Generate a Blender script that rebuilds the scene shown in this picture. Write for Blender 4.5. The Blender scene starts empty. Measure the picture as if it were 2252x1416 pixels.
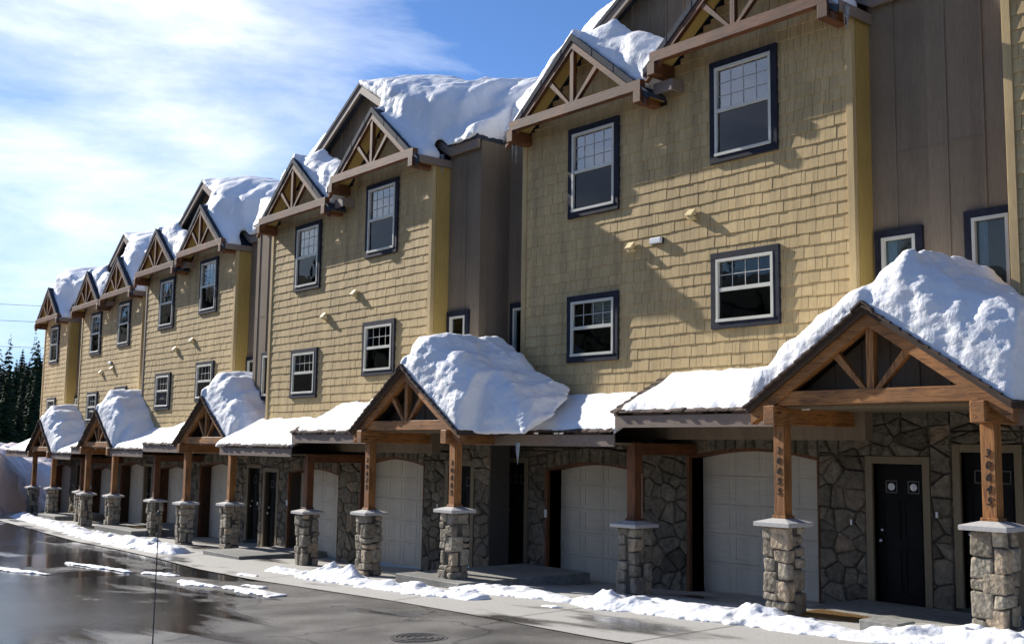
import bpy, bmesh, math, random
from mathutils import Vector, Matrix, noise
R = math.radians
scene = bpy.context.scene
col = scene.collection
random.seed(7)

# ------------------------------------------------------------------ materials
MATS = {}
def new_mat(name):
    m = bpy.data.materials.new(name); m.use_nodes = True
    nt = m.node_tree; b = nt.nodes['Principled BSDF']
    MATS[name] = m
    return m, nt, b
def N(nt, t, **kw):
    n = nt.nodes.new(t)
    for k, v in kw.items():
        if k in n.inputs: n.inputs[k].default_value = v
        else: setattr(n, k, v)
    return n
def L(nt, a, ao, b, bi): nt.links.new(a.outputs[ao], b.inputs[bi])
def coords(nt, scale=(1,1,1), rot=(0,0,0), src='Object'):
    tc = N(nt, 'ShaderNodeTexCoord'); mp = N(nt, 'ShaderNodeMapping')
    mp.inputs['Scale'].default_value = scale; mp.inputs['Rotation'].default_value = rot
    L(nt, tc, src, mp, 'Vector'); return mp
def ramp(nt, stops, src=None, so=0, interp='LINEAR'):
    r = N(nt, 'ShaderNodeValToRGB'); r.color_ramp.interpolation = interp
    e = r.color_ramp.elements
    while len(e) < len(stops): e.new(0.5)
    for i, (p, c) in enumerate(stops):
        e[i].position = p; e[i].color = (*c, 1) if len(c) == 3 else c
    if src: nt.links.new(src.outputs[so], r.inputs[0])
    return r
def mixc(nt, a, b, fac, mode='MIX'):
    m = N(nt, 'ShaderNodeMix', data_type='RGBA', blend_type=mode)
    for sock, v in ((m.inputs[0], fac), (m.inputs[6], a), (m.inputs[7], b)):
        if isinstance(v, bpy.types.NodeSocket): nt.links.new(v, sock)
        elif isinstance(v, (int, float)): sock.default_value = v
        else: sock.default_value = (*v, 1)
    return m.outputs[2]
def bump(nt, b, h, strength, dist=0.02):
    n = N(nt, 'ShaderNodeBump'); n.inputs['Strength'].default_value = strength; n.inputs['Distance'].default_value = dist
    nt.links.new(h, n.inputs['Height']); L(nt, n, 0, b, 'Normal')
def noisy(name, c1, c2, scale=8, rough=0.8, bs=0.2, bd=0.005, stretch=(1,1,1), c3=None, island=0.0, spec=None, detail=6, coarse=0.0, streak=0.0):
    m, nt, b = new_mat(name)
    mp = coords(nt, stretch)
    n1 = N(nt, 'ShaderNodeTexNoise'); n1.inputs['Scale'].default_value = scale; n1.inputs['Detail'].default_value = detail
    L(nt, mp, 0, n1, 'Vector')
    st = [(0.3, c1), (0.7, c2)] if c3 is None else [(0.25, c1), (0.5, c2), (0.75, c3)]
    r = ramp(nt, st, n1)
    out = r.outputs[0]
    if island:
        g = N(nt, 'ShaderNodeNewGeometry'); mr = N(nt, 'ShaderNodeMapRange')
        mr.inputs['To Min'].default_value = 1 - island; mr.inputs['To Max'].default_value = 1 + island * 0.6
        L(nt, g, 'Random Per Island', mr, 'Value')
        out = mixc(nt, out, mr.outputs[0], 1.0, 'MULTIPLY')
    if coarse:
        n2 = N(nt, 'ShaderNodeTexNoise'); n2.inputs['Scale'].default_value = 0.7; n2.inputs['Detail'].default_value = 4
        tc = N(nt, 'ShaderNodeTexCoord'); L(nt, tc, 'Object', n2, 'Vector')
        r2 = ramp(nt, [(0.35, (1-coarse,)*3), (0.65, (1+coarse*0.3,)*3)], n2)
        out = mixc(nt, out, r2.outputs[0], 1.0, 'MULTIPLY')
    if streak:                      # faint run-off stains down the wall
        n4 = N(nt, 'ShaderNodeTexNoise'); n4.inputs['Scale'].default_value = 1.0; n4.inputs['Detail'].default_value = 6; n4.inputs['Roughness'].default_value = .65
        L(nt, coords(nt, (3.2, 3.2, .22)), 0, n4, 'Vector')
        r4 = ramp(nt, [(0.36, (1-streak,1-streak,1-streak*.9)), (0.52, (1,1,1)), (0.70, (1.05,1.05,1.04))], n4)
        out = mixc(nt, out, r4.outputs[0], 1.0, 'MULTIPLY')
    nt.links.new(out, b.inputs['Base Color'])
    b.inputs['Roughness'].default_value = rough
    if spec is not None: b.inputs['Specular IOR Level'].default_value = spec
    if bs: bump(nt, b, n1.outputs[0], bs, bd)
    return m

noisy('shingle', (0.50,0.362,0.172), (0.635,0.472,0.240), 5, 0.75, 0.4, 0.003, (22,22,1.2), island=0.10, coarse=0.10, spec=0.25, streak=0.22)
noisy('vent', (0.60,0.48,0.24), (0.68,0.56,0.30), 4, 0.6, 0.1, 0.003)
noisy('yellow', (0.38,0.26,0.075), (0.46,0.32,0.10), 4, 0.6, 0.25, 0.003, (10,10,1), spec=0.3, coarse=0.1)
noisy('olive_trim', (0.17,0.135,0.085), (0.22,0.175,0.11), 4, 0.6, 0.2, 0.003, (10,10,1), spec=0.3)
noisy('brown_board', (0.215,0.165,0.115), (0.275,0.212,0.15), 6, 0.8, 0.4, 0.004, (14,14,1), coarse=0.15, spec=0.2, streak=.15)
noisy('fascia', (0.20,0.15,0.12), (0.26,0.20,0.16), 6, 0.6, 0.15, 0.003, (1.5,8,8), spec=0.35)
noisy('navy', (0.014,0.015,0.024), (0.026,0.028,0.042), 9, 0.7, 0.2, 0.002, spec=0.2)
noisy('slate', (0.022,0.028,0.042), (0.05,0.062,0.085), 10, 0.75, 0.25, 0.004, island=0.15, spec=.2)
noisy('vinyl', (0.56,0.54,0.46), (0.66,0.64,0.56), 3, 0.35, 0, spec=0.5)
noisy('shake', (0.035,0.022,0.016), (0.12,0.075,0.05), 12, 0.85, 0.7, 0.008, (8,1.5,8), island=0.45)
noisy('caulk', (0.30,0.29,0.27), (0.45,0.44,0.41), 14, 0.85, 0.5, 0.005, island=0.1)
noisy('cap', (0.36,0.35,0.33), (0.52,0.50,0.47), 25, 0.85, 0.5, 0.004, c3=(0.46,0.44,0.42))
noisy('mortar', (0.06,0.054,0.046), (0.11,0.10,0.085), 30, 0.95, 0.6, 0.01)
noisy('garage', (0.60,0.54,0.43), (0.68,0.61,0.49), 2.5, 0.45, 0.3, 0.002, (1,1,14), spec=0.3, coarse=0.10, streak=0.12)
noisy('blackdoor', (0.004,0.004,0.004), (0.008,0.008,0.008), 5, 0.6, 0.1, 0.002, spec=0.15)
noisy('metal', (0.5,0.5,0.5), (0.65,0.65,0.66), 8, 0.3, 0); MATS['metal'].node_tree.nodes['Principled BSDF'].inputs['Metallic'].default_value = 1
noisy('black', (0.008,0.008,0.009), (0.014,0.014,0.015), 8, 0.5, 0)
noisy('white', (0.7,0.71,0.72), (0.82,0.83,0.84), 6, 0.5, 0.1, 0.003)
noisy('iron', (0.06,0.055,0.05), (0.12,0.11,0.10), 25, 0.55, 0.6, 0.004)
noisy('mat_fibre', (0.20,0.11,0.03), (0.34,0.20,0.06), 90, 0.95, 0.8, 0.01)
noisy('trunk', (0.045,0.03,0.02), (0.10,0.07,0.05), 5, 0.95, 0.6, 0.05, (6,6,1))
noisy('needles', (0.010,0.022,0.012), (0.032,0.060,0.026), 0.9, 0.85, 0.0, c3=(0.020,0.04,0.022), island=0.5, spec=0.15)
noisy('wire', (0.05,0.05,0.05), (0.07,0.07,0.07), 5, 0.6, 0)
noisy('interior', (0.010,0.010,0.011), (0.03,0.028,0.026), 2.5, 0.9, 0)
noisy('curtain', (0.34,0.38,0.43), (0.48,0.52,0.56), 6, 0.9, 0.3, 0.01, (14,1,1))
noisy('screen_mesh', (0.03,0.034,0.04), (0.06,0.065,0.075), 3, 0.7, 0)

def wood(name, stretch, tone=None):
    m, nt, b = new_mat(name)
    mp = coords(nt, stretch)
    w = N(nt, 'ShaderNodeTexNoise'); w.inputs['Scale'].default_value = 2.2; w.inputs['Detail'].default_value = 8; w.inputs['Distortion'].default_value = 1.4
    L(nt, mp, 0, w, 'Vector')
    g = ramp(nt, [(0.32, (0.15,0.056,0.018)), (0.48, (0.36,0.155,0.042)), (0.60, (0.48,0.22,0.065)), (0.72, (0.28,0.12,0.036))], w)
    v = N(nt, 'ShaderNodeTexVoronoi'); v.inputs['Scale'].default_value = 3.2
    mp2 = coords(nt, tuple(0.35 + 0.65 * (s > 5) * 2 for s in stretch)); L(nt, mp2, 0, v, 'Vector')
    kn = ramp(nt, [(0.0, (0.12,)*3), (0.055, (0.2,)*3), (0.09, (1,)*3)], v)
    n3 = N(nt, 'ShaderNodeTexNoise'); n3.inputs['Scale'].default_value = 1.7; tc = N(nt, 'ShaderNodeTexCoord'); L(nt, tc, 'Object', n3, 'Vector')
    wr = ramp(nt, [(0.35, (0.6,0.6,0.62)), (0.65, (1.05,1.0,0.95))], n3)
    c = mixc(nt, g.outputs[0], kn.outputs[0], 1.0, 'MULTIPLY'); c = mixc(nt, c, wr.outputs[0], 1.0, 'MULTIPLY')
    if tone: c = mixc(nt, c, tone, 1.0, 'MULTIPLY')
    nt.links.new(c, b.inputs['Base Color']); b.inputs['Roughness'].default_value = 0.62
    bump(nt, b, w.outputs[0], 0.6, 0.004)
    return m
wood('wood_x', (1.2, 14, 14)); wood('wood_z', (14, 14, 1.2)); wood('wood_y', (14, 1.2, 14))
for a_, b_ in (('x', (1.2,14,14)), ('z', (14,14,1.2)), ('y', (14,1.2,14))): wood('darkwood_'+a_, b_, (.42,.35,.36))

def stone_mat(name, k, warm, tone):
    m, nt, b = new_mat(name)
    mp = coords(nt)
    n1 = N(nt, 'ShaderNodeTexNoise'); n1.inputs['Scale'].default_value = 9; n1.inputs['Detail'].default_value = 10; n1.inputs['Roughness'].default_value = 0.65
    L(nt, mp, 0, n1, 'Vector')
    g = N(nt, 'ShaderNodeNewGeometry')
    r = ramp(nt, [(0, (0.15*k,0.135*k,0.115*k)), (0.35, (0.27*k,0.25*k,0.22*k)), (0.6, (0.33*k,0.305*k,0.27*k)), (0.8, (0.21*k,0.198*k,0.18*k)), (1, (0.40*k,0.34*k*warm,0.27*k*warm))], g, 'Random Per Island')
    r2 = ramp(nt, [(0.3, (0.42,0.41,0.40)), (0.5, (0.92,0.90,0.86)), (0.72, (1.35,1.28,1.18))], n1)
    c = mixc(nt, r.outputs[0], r2.outputs[0], 1.0, 'MULTIPLY'); c = mixc(nt, c, tone, 1.0, 'MULTIPLY')
    nt.links.new(c, b.inputs['Base Color']); b.inputs['Roughness'].default_value = 0.9
    n2 = N(nt, 'ShaderNodeTexNoise'); n2.inputs['Scale'].default_value = 28; n2.inputs['Detail'].default_value = 8; L(nt, mp, 0, n2, 'Vector')
    v = N(nt, 'ShaderNodeTexVoronoi'); v.inputs['Scale'].default_value = 14; L(nt, mp, 0, v, 'Vector')
    s = N(nt, 'ShaderNodeMath', operation='ADD'); L(nt, n2, 0, s, 0); L(nt, v, 0, s, 1)
    bump(nt, b, s.outputs[0], 0.9, 0.02)
stone_mat('stone_wall', 0.62, 0.95, (1.06,1.0,.86)); stone_mat('stone_block', 1.15, 0.97, (1.04,1.0,.90))

def snow_mat(name, dirt):
    m, nt, b = new_mat(name)
    mp = coords(nt)
    n1 = N(nt, 'ShaderNodeTexNoise'); n1.inputs['Scale'].default_value = 5; n1.inputs['Detail'].default_value = 12; n1.inputs['Roughness'].default_value = 0.6
    L(nt, mp, 0, n1, 'Vector')
    n2 = N(nt, 'ShaderNodeTexNoise'); n2.inputs['Scale'].default_value = 22; n2.inputs['Detail'].default_value = 6; L(nt, mp, 0, n2, 'Vector')
    s = N(nt, 'ShaderNodeMath', operation='MULTIPLY_ADD'); L(nt, n2, 0, s, 0); s.inputs[1].default_value = 0.3; L(nt, n1, 0, s, 2)
    n3 = N(nt, 'ShaderNodeTexNoise'); n3.inputs['Scale'].default_value = 1.3; n3.inputs['Detail'].default_value = 8; L(nt, mp, 0, n3, 'Vector')
    r = ramp(nt, [(0.3, (0.93,0.935,0.94)), (0.62, (0.90,0.90,0.90)), (0.75, (0.90-dirt,0.885-dirt*1.05,0.87-dirt*1.1))], n3)
    L(nt, r, 0, b, 'Base Color'); b.inputs['Roughness'].default_value = 0.55; b.inputs['Specular IOR Level'].default_value = 0.3
    b.inputs['Subsurface Weight'].default_value = 0.0
    bump(nt, b, s.outputs[0], 0.55, 0.05)
snow_mat('snow', 0.04); snow_mat('ground_snow', 0.28); snow_mat('dirty_snow', 0.42)
for e_ in [n for n in MATS['dirty_snow'].node_tree.nodes if n.type == 'VALTORGB'][0].color_ramp.elements: e_.color = (min(1, e_.color[0]*1.02), e_.color[1]*.86, e_.color[2]*.80, 1)

m, nt, b = new_mat('ice')
b.inputs['Base Color'].default_value = (0.85,0.92,0.95,1); b.inputs['Roughness'].default_value = 0.08; b.inputs['Transmission Weight'].default_value = 0.85; b.inputs['IOR'].default_value = 1.31

def glass_mat(name, ior, tint):
    m, nt, b = new_mat(name); nt.nodes.remove(b)
    out = nt.nodes['Material Output']
    tr = N(nt, 'ShaderNodeBsdfTransparent'); tr.inputs[0].default_value = (*tint, 1)
    gl = N(nt, 'ShaderNodeBsdfGlossy'); gl.inputs['Roughness'].default_value = 0.015
    fr = N(nt, 'ShaderNodeFresnel'); fr.inputs['IOR'].default_value = ior
    n1 = N(nt, 'ShaderNodeTexNoise'); n1.inputs['Scale'].default_value = 1.6; mp = coords(nt); L(nt, mp, 0, n1, 'Vector')
    bp = N(nt, 'ShaderNodeBump'); bp.inputs['Strength'].default_value = 0.12; bp.inputs['Distance'].default_value = 0.02
    L(nt, n1, 0, bp, 'Height'); L(nt, bp, 0, gl, 'Normal')
    mx = N(nt, 'ShaderNodeMixShader'); L(nt, fr, 0, mx, 0); L(nt, tr, 0, mx, 1); L(nt, gl, 0, mx, 2); L(nt, mx, 0, out, 0)
glass_mat('glass', 1.4, (0.8,0.86,0.86)); glass_mat('glass_sky', 3.0, (0.85,0.9,0.92)); glass_mat('glass_screen', 1.45, (0.30,0.31,0.33))

# ground materials
def ground_mats():
    m, nt, b = new_mat('asphalt')
    mp = coords(nt)
    fine = N(nt, 'ShaderNodeTexNoise'); fine.inputs['Scale'].default_value = 38; fine.inputs['Detail'].default_value = 10; fine.inputs['Roughness'].default_value = .75; L(nt, mp, 0, fine, 'Vector')
    big = N(nt, 'ShaderNodeTexNoise'); big.inputs['Scale'].default_value = 0.55; big.inputs['Detail'].default_value = 5; big.inputs['Roughness'].default_value = 0.55; big.inputs['Distortion'].default_value = 0.6
    mpb = coords(nt, (0.32, 1.5, 1), (0, 0, R(-9))); L(nt, mpb, 0, big, 'Vector')
    # wetter towards the far (left) end of the yard
    sx = N(nt, 'ShaderNodeSeparateXYZ'); L(nt, mp, 0, sx, 0)
    grad = N(nt, 'ShaderNodeMapRange'); L(nt, sx, 'X', grad, 'Value')
    grad.inputs['From Min'].default_value = -22; grad.inputs['From Max'].default_value = -11
    grad.inputs['To Min'].default_value = 0.12; grad.inputs['To Max'].default_value = -0.12
    add = N(nt, 'ShaderNodeMath', operation='ADD'); L(nt, big, 0, add, 0); L(nt, grad, 0, add, 1)
    gy = N(nt, 'ShaderNodeMapRange'); L(nt, sx, 'Y', gy, 'Value')      # melt water collects in the low near-left corner
    gy.inputs['From Min'].default_value = -8.5; gy.inputs['From Max'].default_value = -6; gy.inputs['To Min'].default_value = .22; gy.inputs['To Max'].default_value = 0
    gx = N(nt, 'ShaderNodeMapRange'); L(nt, sx, 'X', gx, 'Value'); gx.inputs['From Min'].default_value = -15; gx.inputs['From Max'].default_value = -12.5; gx.inputs['To Min'].default_value = 1; gx.inputs['To Max'].default_value = 0
    gm = N(nt, 'ShaderNodeMath', operation='MULTIPLY_ADD'); L(nt, gy, 0, gm, 0); L(nt, gx, 0, gm, 1); L(nt, add, 0, gm, 2); add = gm
    wet = ramp(nt, [(0.46, (0,0,0)), (0.54, (1,1,1))], add)
    dry = ramp(nt, [(0.3, (0.09,0.084,0.075)), (0.5, (0.185,0.174,0.155)), (0.72, (0.31,0.29,0.26))], fine)
    wetc = ramp(nt, [(0.3, (0.014,0.014,0.014)), (0.7, (0.035,0.034,0.033))], fine)
    c = mixc(nt, dry.outputs[0], wetc.outputs[0], wet.outputs[0])
    patch = N(nt, 'ShaderNodeTexNoise'); patch.inputs['Scale'].default_value = 1.1; patch.inputs['Detail'].default_value = 7; L(nt, mp, 0, patch, 'Vector')
    pr = ramp(nt, [(0.35, (0.62,)*3), (0.5, (.95,)*3), (0.65, (1.35,)*3)], patch); c = mixc(nt, c, pr.outputs[0], 1.0, 'MULTIPLY')
    # hairline cracks in the asphalt
    cv = N(nt, 'ShaderNodeTexVoronoi', feature='DISTANCE_TO_EDGE'); cv.inputs['Scale'].default_value = .42; cw = N(nt, 'ShaderNodeVectorMath', operation='MULTIPLY_ADD')
    L(nt, patch, 'Color', cw, 0); cw.inputs[1].default_value = (.9,.9,.9); L(nt, mp, 0, cw, 2); L(nt, cw, 0, cv, 'Vector')
    ck = ramp(nt, [(0.0, (.35,)*3), (0.006, (.6,)*3), (0.012, (1,)*3)], cv); c = mixc(nt, c, ck.outputs[0], 1.0, 'MULTIPLY')
    nt.links.new(c, b.inputs['Base Color'])
    rr = ramp(nt, [(0.0, (0.36,)*3), (0.55, (0.19,)*3), (1.0, (0.10,)*3)], wet); gq = N(nt, 'ShaderNodeMath', operation='MULTIPLY'); L(nt, gy, 0, gq, 0); L(nt, gx, 0, gq, 1)
    gr = N(nt, 'ShaderNodeMath', operation='MULTIPLY_ADD'); L(nt, gq, 0, gr, 0); gr.inputs[1].default_value = .95; L(nt, rr, 0, gr, 2); L(nt, gr, 0, b, 'Roughness')
    inv = N(nt, 'ShaderNodeMath', operation='SUBTRACT'); inv.inputs[0].default_value = 1.02; L(nt, wet, 0, inv, 1)
    st = N(nt, 'ShaderNodeMath', operation='MULTIPLY'); st.inputs[1].default_value = 0.8; L(nt, inv, 0, st, 0)
    bp = N(nt, 'ShaderNodeBump'); bp.inputs['Distance'].default_value = 0.01; L(nt, fine, 0, bp, 'Height'); L(nt, st, 0, bp, 'Strength'); L(nt, bp, 0, b, 'Normal')
    m, nt, b = new_mat('concrete')
    mp = coords(nt)
    fine = N(nt, 'ShaderNodeTexNoise'); fine.inputs['Scale'].default_value = 35; fine.inputs['Detail'].default_value = 9; L(nt, mp, 0, fine, 'Vector')
    big = N(nt, 'ShaderNodeTexNoise'); big.inputs['Scale'].default_value = 0.5; big.inputs['Detail'].default_value = 6; big.inputs['Roughness'].default_value = 0.6
    mpb = coords(nt, (0.5, 1.6, 1)); L(nt, mpb, 0, big, 'Vector')
    dry = ramp(nt, [(0.3, (0.36,0.345,0.31)), (0.7, (0.47,0.45,0.41))], fine)
    wet = ramp(nt, [(0.53, (1,1,1)), (0.62, (0.27,0.26,0.25))], big)
    c = mixc(nt, dry.outputs[0], wet.outputs[0], 1.0, 'MULTIPLY')
    nt.links.new(c, b.inputs['Base Color'])
    rr = ramp(nt, [(0.51, (0.8,)*3), (0.63, (0.14,)*3)], big); L(nt, rr, 0, b, 'Roughness')
    bump(nt, b, fine.outputs[0], 0.25, 0.006)
    m, nt, b = new_mat('hillside')
    mp = coords(nt)
    n1 = N(nt, 'ShaderNodeTexNoise'); n1.inputs['Scale'].default_value = 0.25; n1.inputs['Detail'].default_value = 12; n1.inputs['Roughness'].default_value = 0.7; L(nt, mp, 0, n1, 'Vector')
    r = ramp(nt, [(0.35, (0.012,0.022,0.014)), (0.6, (0.03,0.05,0.028)), (0.78, (0.05,0.06,0.045))], n1); L(nt, r, 0, b, 'Base Color'); b.inputs['Roughness'].default_value = 0.95
    bump(nt, b, n1.outputs[0], 1.0, 1.5)
ground_mats()

# ------------------------------------------------------------------ mesh builder
class MB:
    def __init__(s, dz=0.0): s.v = []; s.f = []; s.m = []; s.dz = dz
    def poly(s, pts, faces, mi=0):
        o = len(s.v); s.v += [(p[0], p[1], p[2] - s.dz) for p in pts]; s.f += [tuple(i + o for i in f) for f in faces]; s.m += [mi] * len(faces)
    def box(s, x0, x1, y0, y1, z0, z1, mi=0):
        p = [(x0,y0,z0),(x1,y0,z0),(x1,y1,z0),(x0,y1,z0),(x0,y0,z1),(x1,y0,z1),(x1,y1,z1),(x0,y1,z1)]
        s.poly(p, [(0,3,2,1),(4,5,6,7),(0,1,5,4),(1,2,6,5),(2,3,7,6),(3,0,4,7)], mi)
    def prism(s, poly, y0, y1, mi=0):      # poly in (x,z), extruded along y
        n = len(poly)
        p = [(x, y0, z) for x, z in poly] + [(x, y1, z) for x, z in poly]
        s.poly(p, [tuple(range(n)), tuple(range(2*n-1, n-1, -1))] + [(i, i+n, (i+1) % n + n, (i+1) % n) for i in range(n)], mi)
    def prism_x(s, poly, x0, x1, mi=0):    # poly in (y,z), extruded along x
        n = len(poly)
        p = [(x0, y, z) for y, z in poly] + [(x1, y, z) for y, z in poly]
        s.poly(p, [tuple(range(n)), tuple(range(2*n-1, n-1, -1))] + [(i, i+n, (i+1) % n + n, (i+1) % n) for i in range(n)], mi)
    def bar(s, a, b, w, h, mi=0, up=(0,1,0)):   # beam from a to b, width across 'up' cross, height along up
        a = Vector(a); b = Vector(b); d = (b - a).normalized(); u = Vector(up); sd = d.cross(u).normalized(); u = sd.cross(d)
        p = []
        for c in (a, b):
            for i, j in ((-1,-1),(1,-1),(1,1),(-1,1)): p.append(tuple(c + sd * (w/2*i) + u * (h/2*j)))
        s.poly(p, [(0,3,2,1),(4,5,6,7),(0,1,5,4),(1,2,6,5),(2,3,7,6),(3,0,4,7)], mi)
    def lathe(s, c, prof, seg=20, mi=0, axis='z'):
        pts = []; n = len(prof)
        for i in range(seg):
            a = 2*math.pi*i/seg
            for r, h in prof:
                q = (r*math.cos(a), r*math.sin(a), h)
                if axis == 'y': q = (q[0], q[2], q[1])
                pts.append((c[0]+q[0], c[1]+q[1], c[2]+q[2]))
        fs = []
        for i in range(seg):
            j = (i+1) % seg
            for k in range(n-1): fs.append((i*n+k, j*n+k, j*n+k+1, i*n+k+1))
        fs.append(tuple(i*n for i in range(seg))[::-1]); fs.append(tuple(i*n+n-1 for i in range(seg)))
        s.poly(pts, fs, mi)
    def build(s, name, mats, parent=None, smooth=False, bevel=0.0):
        if isinstance(mats, str): mats = [mats]
        me = bpy.data.meshes.new(name); me.from_pydata(s.v, [], s.f)
        for k in mats: me.materials.append(MATS[k])
        if len(mats) > 1: me.polygons.foreach_set('material_index', s.m)
        bm = bmesh.new(); bm.from_mesh(me); bmesh.ops.recalc_face_normals(bm, faces=bm.faces[:])
        if bevel: bmesh.ops.bevel(bm, geom=bm.edges[:], offset=bevel, segments=1, affect='EDGES')
        bm.to_mesh(me); bm.free()
        if smooth: me.polygons.foreach_set('use_smooth', [True] * len(me.polygons))
        me.update()
        o = bpy.data.objects.new(name, me); col.objects.link(o)
        if parent: o.parent = parent
        return o
def tag(o, label=None, cat=None, group=None, kind=None):
    if label: o['label'] = label
    if cat: o['category'] = cat
    if group: o['group'] = group
    if kind: o['kind'] = kind
    return o
def empty(name, loc, rz=0):
    o = bpy.data.objects.new(name, None); col.objects.link(o); o.location = loc; o.rotation_euler = (0, 0, rz); o.empty_display_size = 0.3
    return o
def interp(x, pts):
    if x <= pts[0][0]: return pts[0][1]
    for (a, va), (b, vb) in zip(pts, pts[1:]):
        if x <= b:
            t = (x - a) / (b - a); return va + (vb - va) * t
    return pts[-1][1]
def sinterp(x, pts):
    if x <= pts[0][0]: return pts[0][1]
    for (a, va), (b, vb) in zip(pts, pts[1:]):
        if x <= b:
            t = (x - a) / (b - a); t = t*t*(3-2*t); return va + (vb - va) * t
    return pts[-1][1]

GZ = [(-140,-0.5),(-60,-0.12),(-48,0.0),(-39,0.08),(-32,0.15),(-28,0.26),(-22,0.36),(-18.75,0.48),(-12,0.75),(-8.8,0.86),(-5,0.98),(5,1.2),(60,2.0)]
FY = [(-51,2.1),(-47,1.85),(-38,1.4),(-29.4,0.68),(-18.5,-0.25),(-8,0),(60,0)]   # line of the facade
def gz(x, y=-5):
    z = interp(x, GZ); yy = y - interp(x, FY) + 1.5
    if yy > 0: z -= 0.05 * min(yy, 3)
    return z

# ------------------------------------------------------------------ convex polygon helpers for the stone veneer
def clip(poly, nx, nz, d):      # keep nx*x+nz*z <= d
    out = []
    for i in range(len(poly)):
        a = poly[i]; b = poly[(i+1) % len(poly)]
        da = nx*a[0]+nz*a[1]-d; db = nx*b[0]+nz*b[1]-d
        if da <= 0: out.append(a)
        if (da < 0 < db) or (db < 0 < da):
            t = da/(da-db); out.append((a[0]+(b[0]-a[0])*t, a[1]+(b[1]-a[1])*t))
    return out
def area(p): return 0.5*sum(p[i][0]*p[(i+1)%len(p)][1]-p[(i+1)%len(p)][0]*p[i][1] for i in range(len(p)))
def inset(p, d):
    q = p[:]
    if area(q) < 0: q.reverse()
    r = q[:]
    n = len(q)
    for i in range(n):
        a = q[i]; b = q[(i+1)%n]; ex, ez = b[0]-a[0], b[1]-a[1]; l = math.hypot(ex, ez)
        if l < 1e-6: continue
        nx, nz = ez/l, -ex/l       # outward for ccw
        r = clip(r, nx, nz, nx*a[0]+nz*a[1]-d)
        if len(r) < 3: return []
    return r
def subtract(poly, hole):        # convex - convex -> list of convex
    if area(hole) < 0: hole = hole[::-1]
    out = []; cur = poly; n = len(hole)
    for i in range(n):
        a = hole[i]; b = hole[(i+1)%n]; ex, ez = b[0]-a[0], b[1]-a[1]; l = math.hypot(ex, ez); nx, nz = ez/l, -ex/l; d = nx*a[0]+nz*a[1]
        o = clip(cur, -nx, -nz, -d)
        if len(o) >= 3 and abs(area(o)) > 0.0015: out.append(o)
        cur = clip(cur, nx, nz, d)
        if len(cur) < 3: break
    return out
def stone_poly(mb, p, y, depth, rnd):
    p = inset(p, 0.007)
    if len(p) < 3 or abs(area(p)) < 0.0012: return
    q = inset(p, 0.016)
    n = len(p)
    if area(p) < 0: p.reverse()
    dd = depth*rnd.uniform(0.45, 1.5); tilt = (rnd.uniform(-.12,.12), rnd.uniform(-.12,.12))
    cx = sum(a for a, _ in p)/n; cz = sum(b for _, b in p)/n
    if len(q) < 3: q = [(cx+(a-cx)*.6, cz+(c-cz)*.6) for a, c in p]
    m = len(q)
    pts = [(a, y+0.02, c) for a, c in p] + [(a, y-dd*0.55, c) for a, c in p] + [(a, y-dd-(a-cx)*tilt[0]-(c-cz)*tilt[1], c) for a, c in q] + [(cx, y-dd-0.012, cz)]
    fs = [(i, (i+1)%n, (i+1)%n+n, i+n) for i in range(n)] + [(2*n+i, 2*n+(i+1)%m, 2*n+m) for i in range(m)]
    if m == n: fs += [(n+i, n+(i+1)%n, 2*n+(i+1)%n, 2*n+i) for i in range(n)]
    else:
        # stitch by nearest
        near = [min(range(m), key=lambda k: (q[k][0]-p[i][0])**2+(q[k][1]-p[i][1])**2) for i in range(n)]
        for i in range(n):
            j = (i+1)%n; a, b2 = near[i], near[j]
            if a == b2: fs.append((n+i, n+j, 2*n+a))
            else: fs.append((n+i, n+j, 2*n+b2, 2*n+a))
    mb.poly(pts, fs)
def stone_field(mb, x0, x1, z0, z1, y, holes, rnd, cell=0.25, depth=0.045):
    seeds = []
    nx = max(1, int((x1-x0)/cell)); nz = max(1, int((z1-z0)/(cell*0.85)))
    for i in range(nx):
        for j in range(nz):
            if rnd.random() < 0.27: continue
            seeds.append((x0+(i+0.5+rnd.uniform(-.42,.42)+0.25*(j%2))*(x1-x0)/nx, z0+(j+0.5+rnd.uniform(-.42,.42))*(z1-z0)/nz))
    for i, s in enumerate(seeds):
        c = [(x0,z0),(x1,z0),(x1,z1),(x0,z1)]
        for j, t in enumerate(seeds):
            if i == j or abs(s[0]-t[0]) > 1.1 or abs(s[1]-t[1]) > 1.1: continue
            ax, az = t[0]-s[0], t[1]-s[1]; az *= 1.5
            c = clip(c, ax, az, ax*(s[0]+t[0])/2+az*(s[1]+t[1])/2)
            if len(c) < 3: break
        if len(c) < 3: continue
        pcs = [c]
        for h in holes:
            nxt = []
            for q in pcs: nxt += subtract(q, h)
            pcs = nxt
        for q in pcs: stone_poly(mb, q, y, depth, rnd)

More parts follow.
